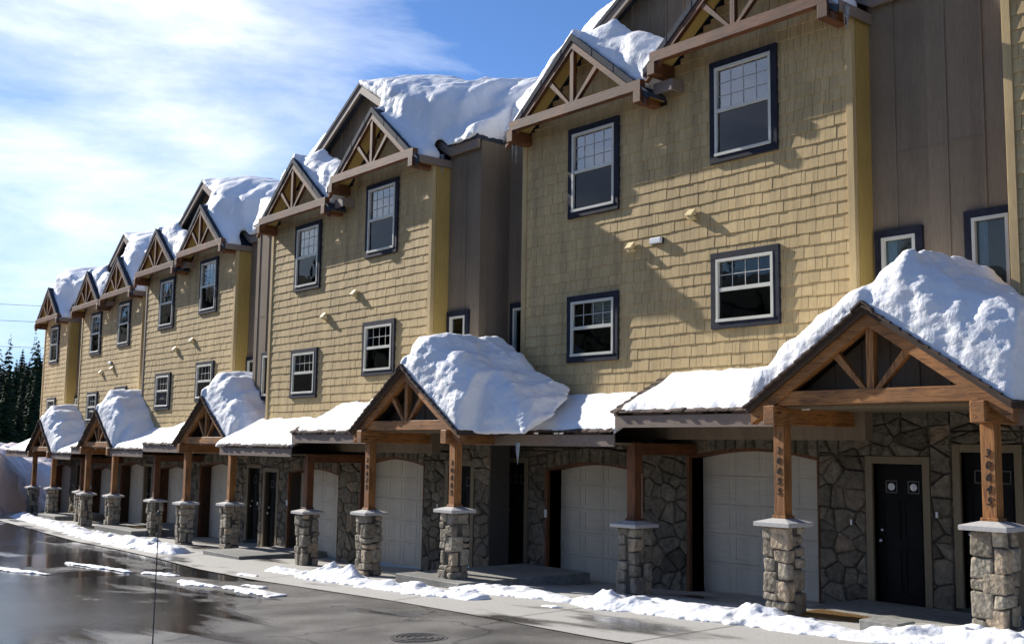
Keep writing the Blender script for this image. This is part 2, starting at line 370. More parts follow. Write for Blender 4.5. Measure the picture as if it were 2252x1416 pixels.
# ------------------------------------------------------------------ windows
def make_window(parent, dz, x0, x1, z0, z1, y, rnd, upper=True, style='hung', cover='blind'):
    """outer trim rectangle x0..x1,z0..z1 ; wall skin at y"""
    t = 0.105
    mb = MB(dz)
    f = y-0.065
    mb.box(x0, x1, f, y+0.06, z1-t, z1); mb.box(x0, x1, f, y+0.06, z0, z0+t)
    mb.box(x0, x0+t, f+0.003, y+0.06, z0+t, z1-t); mb.box(x1-t, x1, f+0.003, y+0.06, z0+t, z1-t)
    win = mb.build('window', 'navy', parent, bevel=0.004)
    a0, a1, c0, c1 = x0+t, x1-t, z0+t, z1-t
    v = 0.05; fy = f-0.006
    fr = MB(dz)
    fr.box(a0+.003, a1-.003, fy, y+0.05, c1-v, c1-.003); fr.box(a0+.003, a1-.003, fy-0.012, y+0.05, c0+.003, c0+v)
    fr.box(a0+.003, a0+v, fy, y+0.05, c0+v, c1-v); fr.box(a1-v, a1-.003, fy, y+0.05, c0+v, c1-v)
    zm = (c0+c1)/2+0.01
    b0, b1, e0, e1 = a0+v, a1-v, c0+v, c1-v
    if style == 'hung': fr.box(b0, b1, fy+0.012, y+0.03, zm-0.03, zm+0.03)
    fr.build('window_frame', 'vinyl', win, bevel=0.003)
    if style == 'hung':
        g = MB(dz); g.box(b0, b1, y-0.012, y-0.006, zm+0.03, e1); g.build('pane', 'glass_sky' if upper else 'glass', win)
        g = MB(dz); g.box(b0, b1, y-0.030, y-0.024, e0, zm-0.03); g.build('pane', 'glass_screen', win)
        mt = MB(dz)
        nc, nr = 4, (3 if upper else 2)
        for i in range(1, nc):
            xx = b0+(b1-b0)*i/nc; mt.box(xx-.007, xx+.007, y-0.018, y-0.013, zm+.03, e1)
        for j in range(1, nr):
            zz = zm+.03+(e1-zm-.03)*j/nr; mt.box(b0, b1, y-0.0195, y-0.0145, zz-.007, zz+.007)
        mt.build('muntin', 'cap', win)
    else:
        g = MB(dz); g.box(b0, b1, y-0.012, y-0.006, e0, e1); g.build('pane', 'glass', win)
    # what hangs behind the glass
    if cover == 'blind':
        bl = MB(dz); top = e1; bot = e0+rnd.choice((0, .08, .3, .45))*(e1-e0); k = int((top-bot)/0.05)
        for i in range(k):
            zz = top-(i+.5)*(top-bot)/k
            bl.poly([(b0,y+.035,zz-.02),(b1,y+.035,zz-.02),(b1,y+.052,zz+.02),(b0,y+.052,zz+.02)], [(0,1,2,3)])
        bl.build('blind', 'curtain', win)
    elif cover == 'curtain':
        bl = MB(dz); n = 40
        pts = []
        for i in range(n+1):
            xx = b0+(b1-b0)*i/n; yy = y+.04+.012*math.sin(i*1.7); pts += [(xx,yy,e0),(xx,yy,e1)]
        bl.poly(pts, [(2*i,2*i+2,2*i+3,2*i+1) for i in range(n)]); bl.build('curtain', 'curtain', win, smooth=True)
    elif cover == 'half':
        bl = MB(dz); bl.box(b0, b0+(b1-b0)*.32, y+.04, y+.05, e0, e1); bl.build('curtain', 'curtain', win)
    it = MB(dz); it.box(b0-.02, b1+.02, y+.085, y+.095, e0-.02, e1+.02); it.build('window_interior', 'interior', win)
    return win

# ------------------------------------------------------------------ shingles
def shingle_wall(mb, x0, x1, zfun, z0, zmax, y, holes, rnd, row=0.192):
    """lapped shingle tabs hanging on plane y, kept below zfun(x) and outside holes (x0,x1,z0,z1)"""
    z = z0; k = 0
    while z < zmax:
        x = x0; wob = [rnd.uniform(-.008,.008) for _ in range(40)]
        while x < x1-1e-4:
            w = rnd.choice((0.07,0.10,0.125,0.15,0.17,0.19)); xe = min(x1, x+w)
            if x1-xe < 0.04: xe = x1
            zb = z+wob[int((x-x0)/0.9)]+rnd.uniform(-.004,.004); zt = min(z+row+0.012, zfun((x+xe)/2))
            if zt-zb > 0.02:
                segs = [(x+.003, xe-.003, zb, zt)]
                for h in holes:
                    ns = []
                    for (a, b, c, d) in segs:
                        if b <= h[0] or a >= h[1] or d <= h[2] or c >= h[3]: ns.append((a,b,c,d)); continue
                        if a < h[0]: ns.append((a, h[0], c, d))
                        if b > h[1]: ns.append((h[1], b, c, d))
                        a2, b2 = max(a, h[0]), min(b, h[1])
                        if c < h[2]: ns.append((a2, b2, c, h[2]))
                        if d > h[3]: ns.append((a2, b2, h[3], d))
                    segs = ns
                ex = rnd.uniform(-.003,.003)
                for a, b, c, d in segs:
                    if b-a < .006 or d-c < .006: continue
                    def yy(zz): return y-0.002-0.016*(1-(zz-z)/(row+.012))+ex
                    p = [(a,yy(c),c),(b,yy(c),c),(b,yy(d),d),(a,yy(d),d),(a,y+.02,c),(b,y+.02,c),(b,y+.02,d),(a,y+.02,d)]
                    mb.poly(p, [(0,1,2,3),(0,4,5,1),(1,5,6,2),(0,3,7,4)])
            x = xe
        z += row; k += 1

def arch_poly(x0, x1, z0, zs, rise, n=10):
    pts = [(x0,z0),(x1,z0)]
    for i in range(n+1):
        t = i/n; x = x1+(x0-x1)*t; pts.append((x, zs+rise*(1-(2*t-1)**2)))
    return pts

# ------------------------------------------------------------------ a townhouse block
W = 7.32; HU = W/4; OV = 0.47; SL = 0.82; YS = 0.80
def townhouse(scl, idx, xr, yr, th, UR, UL, ER, EL, wr, wl, drec_l, label, door_top, halves=('R','L'), covers=('curtain','blind','interior','interior'), lamp=None, film=False):
    rnd = random.Random(100+idx)
    Wd = W if 'L' in halves else W/2
    mid = -W/2
    base = gz(xr-3.6, yr)
    dz = base
    root = empty('townhouse', (xr, yr, 3+scl*(base-3)), -R(th)); root.scale = (scl,)*3; tag(root, label, 'townhouse', 'attached townhouses in the row')
    win_rects = []
    def wr_(a, b, c, d): win_rects.append((a, b, c, d)); return (a, b, c, d)
    wins = [(wr_(-2.63,-1.31,UR-1.70,UR), True, covers[0]), (wr_(-2.63,-1.31,UR-4.41,UR-3.18), False, covers[2])]
    if 'L' in halves: wins += [(wr_(-6.0,-4.70,UL-1.70,UL), True, covers[1]), (wr_(-6.0,-4.70,UL-4.38,UL-3.16), False, covers[3])]
    # siding under the gables
    def ztop(x):
        c, U = ((-HU, UR) if x > mid or 'L' not in halves else (-3*HU, UL))
        return U+1.55-SL*abs(x-c)-0.12
    sw = MB(dz); zlo = min(ER, EL)+0.3
    shingle_wall(sw, -Wd+0.10, -0.10, ztop, zlo, UR+1.6, 0.0, win_rects, rnd)
    sw.build('shingle_siding', 'shingle', root)
    core = MB(dz)
    for c, U in (((-HU, UR),) if 'L' not in halves else ((-HU, UR), (-3*HU, UL))):
        core.prism([(c-HU, zlo-0.4), (c+HU, zlo-0.4), (c+HU, U+0.03), (c, U+1.42), (c-HU, U+0.03)], 0.10, 0.3)
    core.build('wall', 'brown_board', root)
    cb = MB(dz); cb.box(-0.115, 0.0, -0.035, 0.06, zlo, UR+0.05); cb.build('corner_board', 'shingle', root, bevel=.004)
    cb = MB(dz); cb.box(-Wd, -Wd+0.115, -0.035, 0.06, zlo, (UL if 'L' in halves else UR)+0.05); cb.build('corner_board', 'fascia' if idx == 3 else 'shingle', root, bevel=.004)
    for (a, b, c, d), up, cv in wins: make_window(root, dz, a, b, c, d, 0.0, rnd, up, 'hung', cv)
    # yellow side return on the right, brown on the left
    rt = MB(dz); rt.box(-0.06, 0.012, 0.061, 0.42, ER+.3, UR+0.12); rt.build('side_return', 'yellow', root)
    dl = drec_l
    rt = MB(dz); rt.box(-Wd-0.012, -Wd+0.06, 0.061, dl, EL+.3, (UL if 'L' in halves else UR)+0.12); rt.build('side_return', 'brown_board', root)
    # recess walls both sides with battens
    def recess(a, b, y, ztop_, zb, jz, winr=None):
        m = MB(dz)
        if winr:
            m.box(a, b, y+.05, y+.2, zb, ztop_)
            for (p, q, r_, s_) in ((a, winr[0], zb, ztop_), (winr[1], b, zb, ztop_), (winr[0], winr[1], zb, winr[2]), (winr[0], winr[1], winr[3], ztop_)):
                if q-p > .005: m.box(p, q, y, y+.05, r_, s_)
        else: m.box(a, b, y, y+.2, zb, ztop_)
        m.build('recess_wall', 'brown_board', root)
        bt = MB(dz); x = b-0.5
        while x > a+.1:
            if winr and winr[0]-.03 < x < winr[1]+.03: bt.box(x-.02, x+.02, y-.018, y+.002, winr[3]+.01, ztop_); bt.box(x-.02, x+.02, y-.018, y+.002, zb, winr[2]-.01)
            else: bt.box(x-.02, x+.02, y-.018, y+.002, zb, ztop_)
            x -= 0.53
        bt.box(a, b, y-.006, y+.002, jz, jz+.03)
        bt.build('batten', 'brown_board', root)
        if winr: make_window(root, dz, *winr, y, rnd, False, 'fixed', 'half')
    rw = (0.06, 0.80, UR-4.55, UR-3.14)
    recess(0.0, wr, 0.42, UR+0.40, ER+0.2, UR-2.05, rw)
    if 'L' in halves:
        lw = (-W-1.15, -W-0.38, UL-4.35, UL-3.05) if wl > 1.5 else (-W-min(.80, wl-.04), -W-0.08, UL-4.35, UL-3.05)
        recess(-W-wl, -W, dl, UL+0.40, EL+0.2, UL-2.05, lw)
        if idx == 1:
            m = MB(dz); m.box(-W-wl-0.06, -W-wl-.004, -0.32, dl+.2, EL+.2, UL+.38); m.build('recess_return', 'brown_board', root)
    # ---------------- gable roofs and trusses
    gl = [(-HU, UR)] + ([(-3*HU, UL)] if 'L' in halves else [])
    for c, U in gl:
        za = U+1.62; ze = za-SL*(HU+0.06); e = HU+0.06; th_ = 0.075
        rf = MB(dz)
        for s in (-1, 1):
            rf.prism([(c, za), (c+s*e, ze), (c+s*e, ze-th_), (c, za-th_)][::s], -OV, 2.6)
        roof = rf.build('gable_roof', 'slate', root)
        mt = MB(dz)      # metal edge band standing proud of the rake
        for s in (-1, 1):
            n = 7
            for i in range(n):
                t0, t1 = i/n, (i+.985)/n
                mt.prism([(c+s*e*t0, za-SL*e*t0+.012), (c+s*e*t1, za-SL*e*t1+.012), (c+s*e*t1, za-SL*e*t1-.12), (c+s*e*t0, za-SL*e*t0-.12)][::s], -OV-.022-.004*(i%2), -OV+.02)
        mt.build('roof_edge', 'slate', roof)
        sf = MB(dz)
        for s in (-1, 1): sf.prism([(c, za-th_-.004), (c+s*(e-.03), ze-th_-.004+SL*.03), (c+s*(e-.03), ze-th_-.03+SL*.03), (c, za-th_-.03)][::s], -OV+.09, -0.03)
        sf.build('soffit', 'yellow', roof)
        tr = MB(dz); y0, y1 = -OV+.0, -OV+.10     # chord
        tr.box(c-HU+.10, c+HU-.10, y0-.03, y1, U+.15, U+.335)
        truss = tr.build('gable_truss', 'darkwood_x', root, bevel=.006)
        for s in (-1, 1):
            rb = MB(dz); rb.prism([(c, za-.14), (c+s*(e-.05), za-.14-SL*(e-.05)), (c+s*(e-.05), za-.265-SL*(e-.05)), (c, za-.27)][::s], y0-.008, y1-.02)
            rb.build('rafter', 'darkwood_x', truss)
        kp = MB(dz); kp.box(c-.045, c+.045, y0+.002, y1-.01, U+.335, za-.26); kp.build('king_post', 'darkwood_z', truss)
        for s in (-1, 1):
            st = MB(dz); xa, xb = c+s*.085, c+s*.62
            zb_ = za-.265-SL*.62
            st.prism([(xa-.036, U+.335), (xa+.036, U+.335), (xb+.036, zb_+(-.02 if s > 0 else .04)), (xb-.036, zb_+(.04 if s > 0 else -.02))], y0+.006, y1-.014)
            st.build('strut', 'darkwood_z', truss)
        for s in (-1, 1):
            bb = MB(dz); xb = c+s*(HU-.16)
            bb.box(xb-.09, xb+.09, -OV+.0-.06, 0.0, U-.075, U+.145)
            bb.build('bracket_beam', 'darkwood_y', truss, bevel=.012)
    # eave stub fascia at right end and where the two gables meet
    fs = MB(dz); fs.box(0.05, 0.075, -OV+.03, 0.42, UR+.0, UR+.16); fs.build('eave_fascia', 'fascia', root)
    if 'L' in halves:
        fs = MB(dz); fs.box(mid+.03, mid+.42, -OV+.16, -OV+.19, UL+.06, UL+.25); fs.box(mid+.42, mid+.45, -OV+.16, 0.0, UL+.06, UL+.25); fs.build('eave_fascia', 'fascia', root)
    # ---------------- main roof behind with its own gable
    cm = mid if 'L' in halves else -HU
    zam = UR+2.85 if 'L' in halves else UR+1.9; SMS = (.62, .62)
    lft = Wd+cm+min(wl,.9); rgt = wr-cm
    y0 = 0.32; FL = (UL+.52 if 'L' in halves else UR+.52, UR+.52)
    def prof(s_, e, dzz):
        zf = FL[s_ > 0]; dk = min(e, (zam-zf)/.62); pts = [(cm, zam+dzz), (cm+s_*dk, zam-.62*dk+dzz)]
        if e > dk+.01: pts.append((cm+s_*e, zf+dzz))
        return pts
    def band(mb, s_, e, a, b, ya, yb):
        P, Q = prof(s_, e, a), prof(s_, e, b)
        for k in range(len(P)-1): mb.prism([P[k], P[k+1], Q[k+1], Q[k]][::s_], ya, yb)
    mr = MB(dz)
    for s_, e in ((-1, lft), (1, rgt)): band(mr, s_, e, 0, -.09, y0, 7.0)
    mro = mr.build('main_roof', 'slate', root)
    mg = MB(dz); PL, PR = prof(-1, lft, -.1), prof(1, rgt, -.1)
    for PP, s_ in ((PL, -1), (PR, 1)):
        for k in range(len(PP)-1): mg.prism([PP[k], PP[k+1], (PP[k+1][0], UR-.1), (PP[k][0], UR-.1)][::s_], 0.62, 0.8)
    x = cm-2.6
    while x < cm+2.7: mg.box(x-.02, x+.02, 0.595, 0.625, UR+.3, zam-.12-.62*abs(x-cm)); x += .42
    mg.build('main_gable_wall', 'brown_board', root)
    mt = MB(dz)
    for s_, e in ((-1, lft), (1, rgt)): band(mt, s_, e, .02, -.07, y0-.03, y0+.015)
    mt.build('roof_edge', 'slate', mro)
    mt = MB(dz)
    for s_, e in ((-1, lft), (1, rgt)): band(mt, s_, e, -.075, -.27, y0-.01, y0+.06)
    mt.build('rake_board', 'fascia', mro)
    # ---------------- ground floor: stone veneer with openings
    gar = [(-3.76,-1.26,ER)] + ([(-7.34,-4.88,EL)] if 'L' in halves else [])
    doors = [(-0.31,0.48,door_top[0])] + ([(-W-1.42,-W-0.74,door_top[1])] if 'L' in halves else [])
    if idx == 0: doors = [(-W-1.17,-W-0.42,door_top[1])]
    holes = []; xl = -Wd-wl; floor0 = base-0.6
    vs = MB(dz)
    for a, b, E_ in gar:
        zs = E_-0.67; hole = arch_poly(a-.02, b+.02, floor0-.1, zs, 0.13); outer = arch_poly(a-.03, b+.03, floor0-.1, zs+.30, 0.13, 3)
        holes.append(outer)
        n = 13     # soldier course over the arch
        for i in range(n):
            t0, t1 = i/n, (i+1)/n; x0, x1 = a-.02+(b-a+.04)*t0, a-.02+(b-a+.04)*t1
            f = lambda t: zs+.13*(1-(2*t-1)**2)
            stone_poly(vs, [(x0, f(t0)), (x1, f(t1)), (x1, f(t1)+.29), (x0, f(t0)+.29)], YS, 0.055, rnd)
    for a, b, zt in doors: holes.append([(a-.11, floor0-.1), (b+.11, floor0-.1), (b+.11, zt+.11), (a-.11, zt+.11)])
    ztp = max(ER, EL)+.12
    stone_field(vs, xl, wr, base-0.45, ztp, YS, holes, rnd)
    vs.build('stone_veneer', 'stone_wall', root)
    # backing with openings cut as columns
    bk = MB(dz); xs = sorted(set([xl, wr]+[v for a, b, *_ in gar+doors for v in (a, b)]))
    for p, q in zip(xs, xs[1:]):
        m_ = (p+q)/2; top = None
        for a, b, E_ in gar:
            if a < m_ < b: top = E_-.5
        for a, b, zt in doors:
            if a < m_ < b: top = zt
        if top is None: bk.box(p, q, YS, YS+.5, base-.6, ztp)
        else: bk.box(p, q, YS+.01, YS+.5, top, ztp)
    bk.build('stone_backing', 'mortar', root)
    for gi, (a, b, E_) in enumerate(gar):
        zs = E_-.67; g0 = gz(xr+(a+b)/2, yr+1.0)
        d = MB(dz); yd = YS+.30
        d.box(a, b, yd+.02, yd+.06, g0-.05, zs+.18)
        nrow = 5; hh = (zs+.16-g0)/nrow
        for r_ in range(nrow):
            z0_, z1_ = g0+hh*r_+.006, g0+hh*(r_+1)-.006
            d.box(a, b, yd, yd+.025, z0_, z1_)
            for c_ in range(4):
                p0 = a+(b-a)*(c_+.1)/4; p1 = a+(b-a)*(c_+.9)/4
                for (q0, q1, q2, q3) in ((p0,p1,z0_+.05,z0_+.062),(p0,p1,z1_-.062,z1_-.05),(p0,p0+.012,z0_+.062,z1_-.062),(p1-.012,p1,z0_+.062,z1_-.062)):
                    d.box(q0, q1, yd-.006, yd+.004, q2, q3)
        gd = d.build('garage_door', 'garage', root)
        j = MB(dz)
        j.box(a-.06, a, YS-.075, YS+.36, g0-.1, zs+.0); j.box(b, b+.03, YS-.03, YS+.36, g0-.1, zs+.0)
        f = lambda t: zs+.13*(1-(2*t-1)**2)
        for i in range(12):
            t0, t1 = i/12, (i+1)/12; x0, x1 = a+(b-a)*t0, a+(b-a)*t1
            j.prism([(x0, f(t0)-.035), (x1, f(t1)-.035), (x1, f(t1)+.02), (x0, f(t0)+.02)], YS-.03, YS+.32)
        j.build('garage_jamb', 'darkwood_z', root)
        if gi == 1:
            kp = MB(dz); kp.box(a-.05, a-.0, YS-.10, YS-.075, g0+1.15, g0+1.30); kp.build('keypad', 'white', root)
    for di, (a, b, zt) in enumerate(doors):
        zb = zt-2.06; yd = YS+.09
        d = MB(dz); d.box(a, b, yd, yd+.05, zb, zt)
        wdt = b-a
        for c_ in range(2):
            p0 = a+wdt*(.12+.42*c_); p1 = p0+wdt*.34
            for q0, q1 in ((zb+.2, zb+.85), (zb+.98, zb+1.55)):
                for bx in ((p0,p1,q0,q0+.02),(p0,p1,q1-.02,q1),(p0,p0+.02,q0+.02,q1-.02),(p1-.02,p1,q0+.02,q1-.02)): d.box(bx[0],bx[1],yd-.012,yd+.002,bx[2],bx[3])
        do = d.build('door', 'blackdoor', root)
        for c_ in range(2):
            lt = MB(dz)
            p0 = a+wdt*(.19+.44*c_)+.0
            lt.box(p0, p0+.015, yd-.016, yd, zt-.42, zt-.24); lt.box(p0+.165, p0+.18, yd-.016, yd, zt-.42, zt-.24); lt.box(p0+.015, p0+.165, yd-.016, yd, zt-.42, zt-.405); lt.box(p0+.015, p0+.165, yd-.016, yd, zt-.255, zt-.24)
            lt.build('door_light', 'iron', do)
        if (idx == 1 and di == 0):
            for c_ in range(2):
                oc = MB(dz)
                cx = a+wdt*(.19+.44*c_)+.09; oc.lathe((cx, yd-.02, zt-.33), [(.012,0),(.052,0),(.052,.012),(.012,.012)], 20, axis='y')
                oc.box(cx-.05, cx+.05, yd-.03, yd-.022, zt-.335, zt-.325); oc.box(cx-.005, cx+.005, yd-.031, yd-.023, zt-.38, zt-.28)
                oc.build('ornament', 'white', do)
        hb = MB(dz); hb.lathe((a+.07, yd-.06, zb+.95), [(.008,.06),(.012,.03),(.032,.02),(.035,0),(.02,-.012),(.0,-.014)], 14, axis='y'); hb.lathe((a+.07, yd-.02, zb+1.10), [(.03,.02),(.03,0),(.012,-.012)], 14, axis='y')
        hb.build('door_handle', 'metal', do, smooth=True)
        tm = MB(dz); tm.box(a-.11, a, YS-.05, YS+.12, zb-.05, zt+.11); tm.box(b, b+.11, YS-.05, YS+.12, zb-.05, zt+.11); tm.box(a, b, YS-.048, YS+.12, zt, zt+.11)
        tm.build('door_trim', 'olive_trim', root, bevel=.004)
        bl = MB(dz); bl.box(a-.36, a-.33, YS-.075, YS-.055, zb+1.15, zb+1.23); bl.build('doorbell', 'white', root)
    # ---------------- lower shed roof along the front, stepping with the units
    YE = -1.22
    parts = [(mid if 'L' in halves else -Wd-.6, SB[idx][1], ER)] + ([(SB[idx][0], mid, EL)] if 'L' in halves else [])
    for k, (a, b, E_) in enumerate(parts):
        sh = MB(dz); z1 = E_+0.5*1.22
        sh.prism_x([(YE, E_), (0.02, z1), (0.42, z1+.2), (0.42, z1+.12), (0.02, z1-.08), (YE, E_-.05)], a, b)
        # shake edge along the eave and the exposed rake
        x = a
        while x < b:
            w = rnd.uniform(.08,.17); x2 = min(b, x+w); o = rnd.uniform(-.03,.0); h = rnd.uniform(.012,.028)
            sh.poly([(x,YE-.03+o,E_-.012),(x2-.006,YE-.03+o,E_-.012),(x2-.006,YE+.3,E_+.152),(x,YE+.3,E_+.152),(x,YE-.03+o,E_-.012+h),(x2-.006,YE-.03+o,E_-.012+h),(x2-.006,YE+.3,E_+.165),(x,YE+.3,E_+.165)], [(0,3,2,1),(4,5,6,7),(0,1,5,4),(1,2,6,5),(2,3,7,6),(3,0,4,7)])
            x = x2
        y = YE
        while y < -0.02:
            d_ = .16; zz = E_+.5*(y-YE); o = rnd.uniform(0,.05)
            sh.poly([(a-.06-o,y,zz+.0),(a+.22,y,zz+.02),(a+.22,y+d_+.05,zz+.10),(a-.06-o,y+d_+.05,zz+.08),(a-.06-o,y,zz+.03),(a+.22,y,zz+.05),(a+.22,y+d_+.05,zz+.12),(a-.06-o,y+d_+.05,zz+.11)], [(0,3,2,1),(4,5,6,7),(0,1,5,4),(1,2,6,5),(2,3,7,6),(3,0,4,7)])
            y += d_
        so = sh.build('lower_roof', 'shake', root)
        fa = MB(dz); fa.box(a+.02, b, YE+.005, YE+.035, E_-.235, E_-.014)
        if k == 0 and 'L' in halves: fa.prism_x([(YE+.035, E_-.235), (YE+.035, E_-.03), (0.0, E_+.54), (0.0, E_+.33)], a+.02, a+.05)
        fa.build('fascia_board', 'fascia', so, bevel=.003)
        sf = MB(dz); sf.box(a+.05, b, YE+.04, YS+.0, E_-.20, E_-.17); sf.build('soffit', 'olive_trim', so)
    # middle post with its stone pedestal
    if 'L' in halves:
        px = mid-0.02; py = -0.72
        g0 = gz(xr+mid, yr+py); cz = g0+1.06
        pedestal(root, dz, px, py, g0-.1, cz, rnd, False)
        ps = MB(dz); ps.box(px-.085, px+.085, py-.085, py+.085, cz+.10, EL-.16); ps.box(px-.105, px+.105, py-.105, py+.105, cz+.10, cz+.14)
        ps.build('post', 'darkwood_z', root, bevel=.004)
        bm_ = MB(dz); bm_.box(px-.08, px+.08, py+.085, YS-.06, EL-.36, EL-.17); bm_.build('side_beam', 'darkwood_y', root)
    # vents
    if 'L' in halves:
        for vx, vz in ((-3.02, UR-2.45), (-4.38, UL-2.42)):
            v = MB(dz); v.prism_x([(-.03, vz+.07), (-.05, vz+.075), (-.15, vz-.03), (-.15, vz-.05), (-.12, vz-.05), (-.03, vz-.03)], vx-.075, vx+.075)
            v.box(vx-.06, vx+.06, -.11, 0, vz-.10, vz-.052)
            v.build('dryer_vent', 'vent', root, bevel=.004)
    if lamp:
        lx, ly, lz = lamp
        l = MB(dz); l.box(lx-.13, lx+.13, ly-.10, ly-.03, lz-.05, lz+.05); lo = l.build('wall_lamp', 'white', root, bevel=.015)
        l = MB(dz); l.box(lx-.125, lx+.135, ly-.05, ly+.03, lz-.056, lz+.045); l.build('lamp_base', 'black', lo)
    return root

def pedestal(root, dz, px, py, z0, z1, rnd, top=True):
    w = 0.19
    core = MB(dz); core.box(px-w+.035, px+w-.035, py-w+.035, py+w-.035, z0, z1)
    ped = core.build('pedestal', 'mortar', root)
    st = MB(dz); bm = bmesh.new()
    z = z0; rows = []
    while z < z1-.02:
        h = rnd.uniform(.15,.30)
        if z1-(z+h) < .13: h = z1-z
        rows.append((z, z+h)); z += h
    def blk(x0, x1, y0, y1, a, b):
        m = Matrix.Translation(((x0+x1)/2, (y0+y1)/2, (a+b)/2-dz)) @ Matrix.Diagonal((x1-x0, y1-y0, b-a, 1))
        r = bmesh.ops.create_cube(bm, size=1.0, matrix=m)
        vs = r['verts']; es = list({e for v in vs for e in v.link_edges})
        for v in vs: v.co += Vector((rnd.uniform(-.014,.014), rnd.uniform(-.014,.014), rnd.uniform(-.020,.020)))
        bmesh.ops.bevel(bm, geom=es, offset=rnd.uniform(.020,.036), segments=2, affect='EDGES', profile=.55)
    g = .005
    for sx_ in (-1, 1):
        for sy_ in (-1, 1):
            z = z0
            while z < z1-.02:
                h = rnd.choice((.11,.15,.19,.23,.28))*rnd.uniform(.9,1.1)
                if z1-(z+h) < .09: h = z1-z
                cx_ = rnd.uniform(-.075,.075); cy_ = rnd.uniform(-.075,.075); ox_ = w+rnd.uniform(-.014,.024); oy_ = w+rnd.uniform(-.014,.024)
                xa_, xb_ = sorted((px+sx_*ox_, px+cx_+sx_*g)); ya_, yb_ = sorted((py+sy_*oy_, py+cy_+sy_*g))
                blk(xa_, xb_, ya_, yb_, z+g, z+h-g)
                z += h
    me = bpy.data.meshes.new('stonework'); bm.to_mesh(me); bm.free(); me.materials.append(MATS['stone_block'])
    o = bpy.data.objects.new('stonework', me); col.objects.link(o); o.parent = ped
    c = MB(dz); k = .28
    c.poly([(px-k,py-k,z1),(px+k,py-k,z1),(px+k,py+k,z1),(px-k,py+k,z1),(px-k,py-k,z1+.055),(px+k,py-k,z1+.055),(px+k,py+k,z1+.055),(px-k,py+k,z1+.055),
            (px-.10,py-.10,z1+.105),(px+.10,py-.10,z1+.105),(px+.10,py+.10,z1+.105),(px-.10,py+.10,z1+.105)],
           [(3,2,1,0),(0,1,5,4),(1,2,6,5),(2,3,7,6),(3,0,4,7),(4,5,9,8),(5,6,10,9),(6,7,11,10),(7,4,8,11),(8,9,10,11)])
    c.build('pedestal_cap', 'cap', ped, bevel=.004)
    return ped

SCL = [1,1,.9645,1,1,1]
SB = [(-6.8,1.2),(-7.25,-.40),(-7.42,-.40),(-6.65,.38),(-6.40,-1.0),(0,-.25)]     # ends of the low roofs, where the porches begin
blocks = [
 # idx xr yr th UR UL ER EL wr wl dl label doors
 (0, 0.99, 0.0, 0, 9.72, 9.33, 3.90, 3.57, 1.2, 1.31, .42, 'tan shingled townhouse cut off by the right edge of the photo', (3.3,3.02)),
 (1, -8.54, 0.0, 0, 9.33, 8.93, 3.57, 3.27, .90, .92, .42, 'nearest fully seen tan shingled townhouse, with white flood light between its two vents', (2.84,2.69)),
 (2, -17.84, -0.73, 1.0, 8.97, 8.52, 3.27, 2.95, 1.10, 1.75, .42, 'second whole tan shingled townhouse from the right, with thick snow pack on its roof', (2.6,2.25)),
 (3, -29.45, 0.68, 2.0, 8.66, 8.44, 2.95, 2.78, 1.8, .7, .42, 'middle tan shingled townhouse of the row, white lamp on the brown wall at its right', (2.3,2.15)),
 (4, -38.15, 1.40, 3.0, 8.22, 8.10, 2.78, 2.55, .7, .97, .42, 'fourth whole tan shingled townhouse, set back behind its right neighbour', (2.15,2.0)),
 (5, -47.4, 1.89, 3.0, 8.05, 8.05, 2.55, 2.55, .97, 0.05, .42, 'narrow single gabled townhouse at the far left end of the row', (2.0,2.0)),
]
for i, (idx, xr, yr, th, UR, UL, ER, EL, wr, wl, dl, lab, dt) in enumerate(blocks):
    cov = [('curtain','curtain','interior','interior'), ('interior','blind','interior','blind'), ('curtain','blind','curtain','curtain'), ('blind','curtain','curtain','interior'), ('curtain','blind','interior','interior'), ('curtain','','interior','')][idx]
    lamp = {1: (-3.80, 0.0, 6.53), 4: (-3.3, 0.0, 5.98)}.get(idx)
    hv = ('R',) if idx == 5 else ('R','L')
    townhouse(SCL[idx], idx, xr, yr, th, UR, UL, ER, EL, wr, wl, dl, lab, dt, hv, cov, lamp)
l = MB(); l.box(-.13, .13, -.10, -.03, -.05, .05)
lo = l.build('wall_lamp', 'white', None, bevel=.015); lo.location = (-27.0, 0.93, 6.2); tag(lo, 'small white lamp on the brown recessed wall left of the second townhouse', 'lamp')

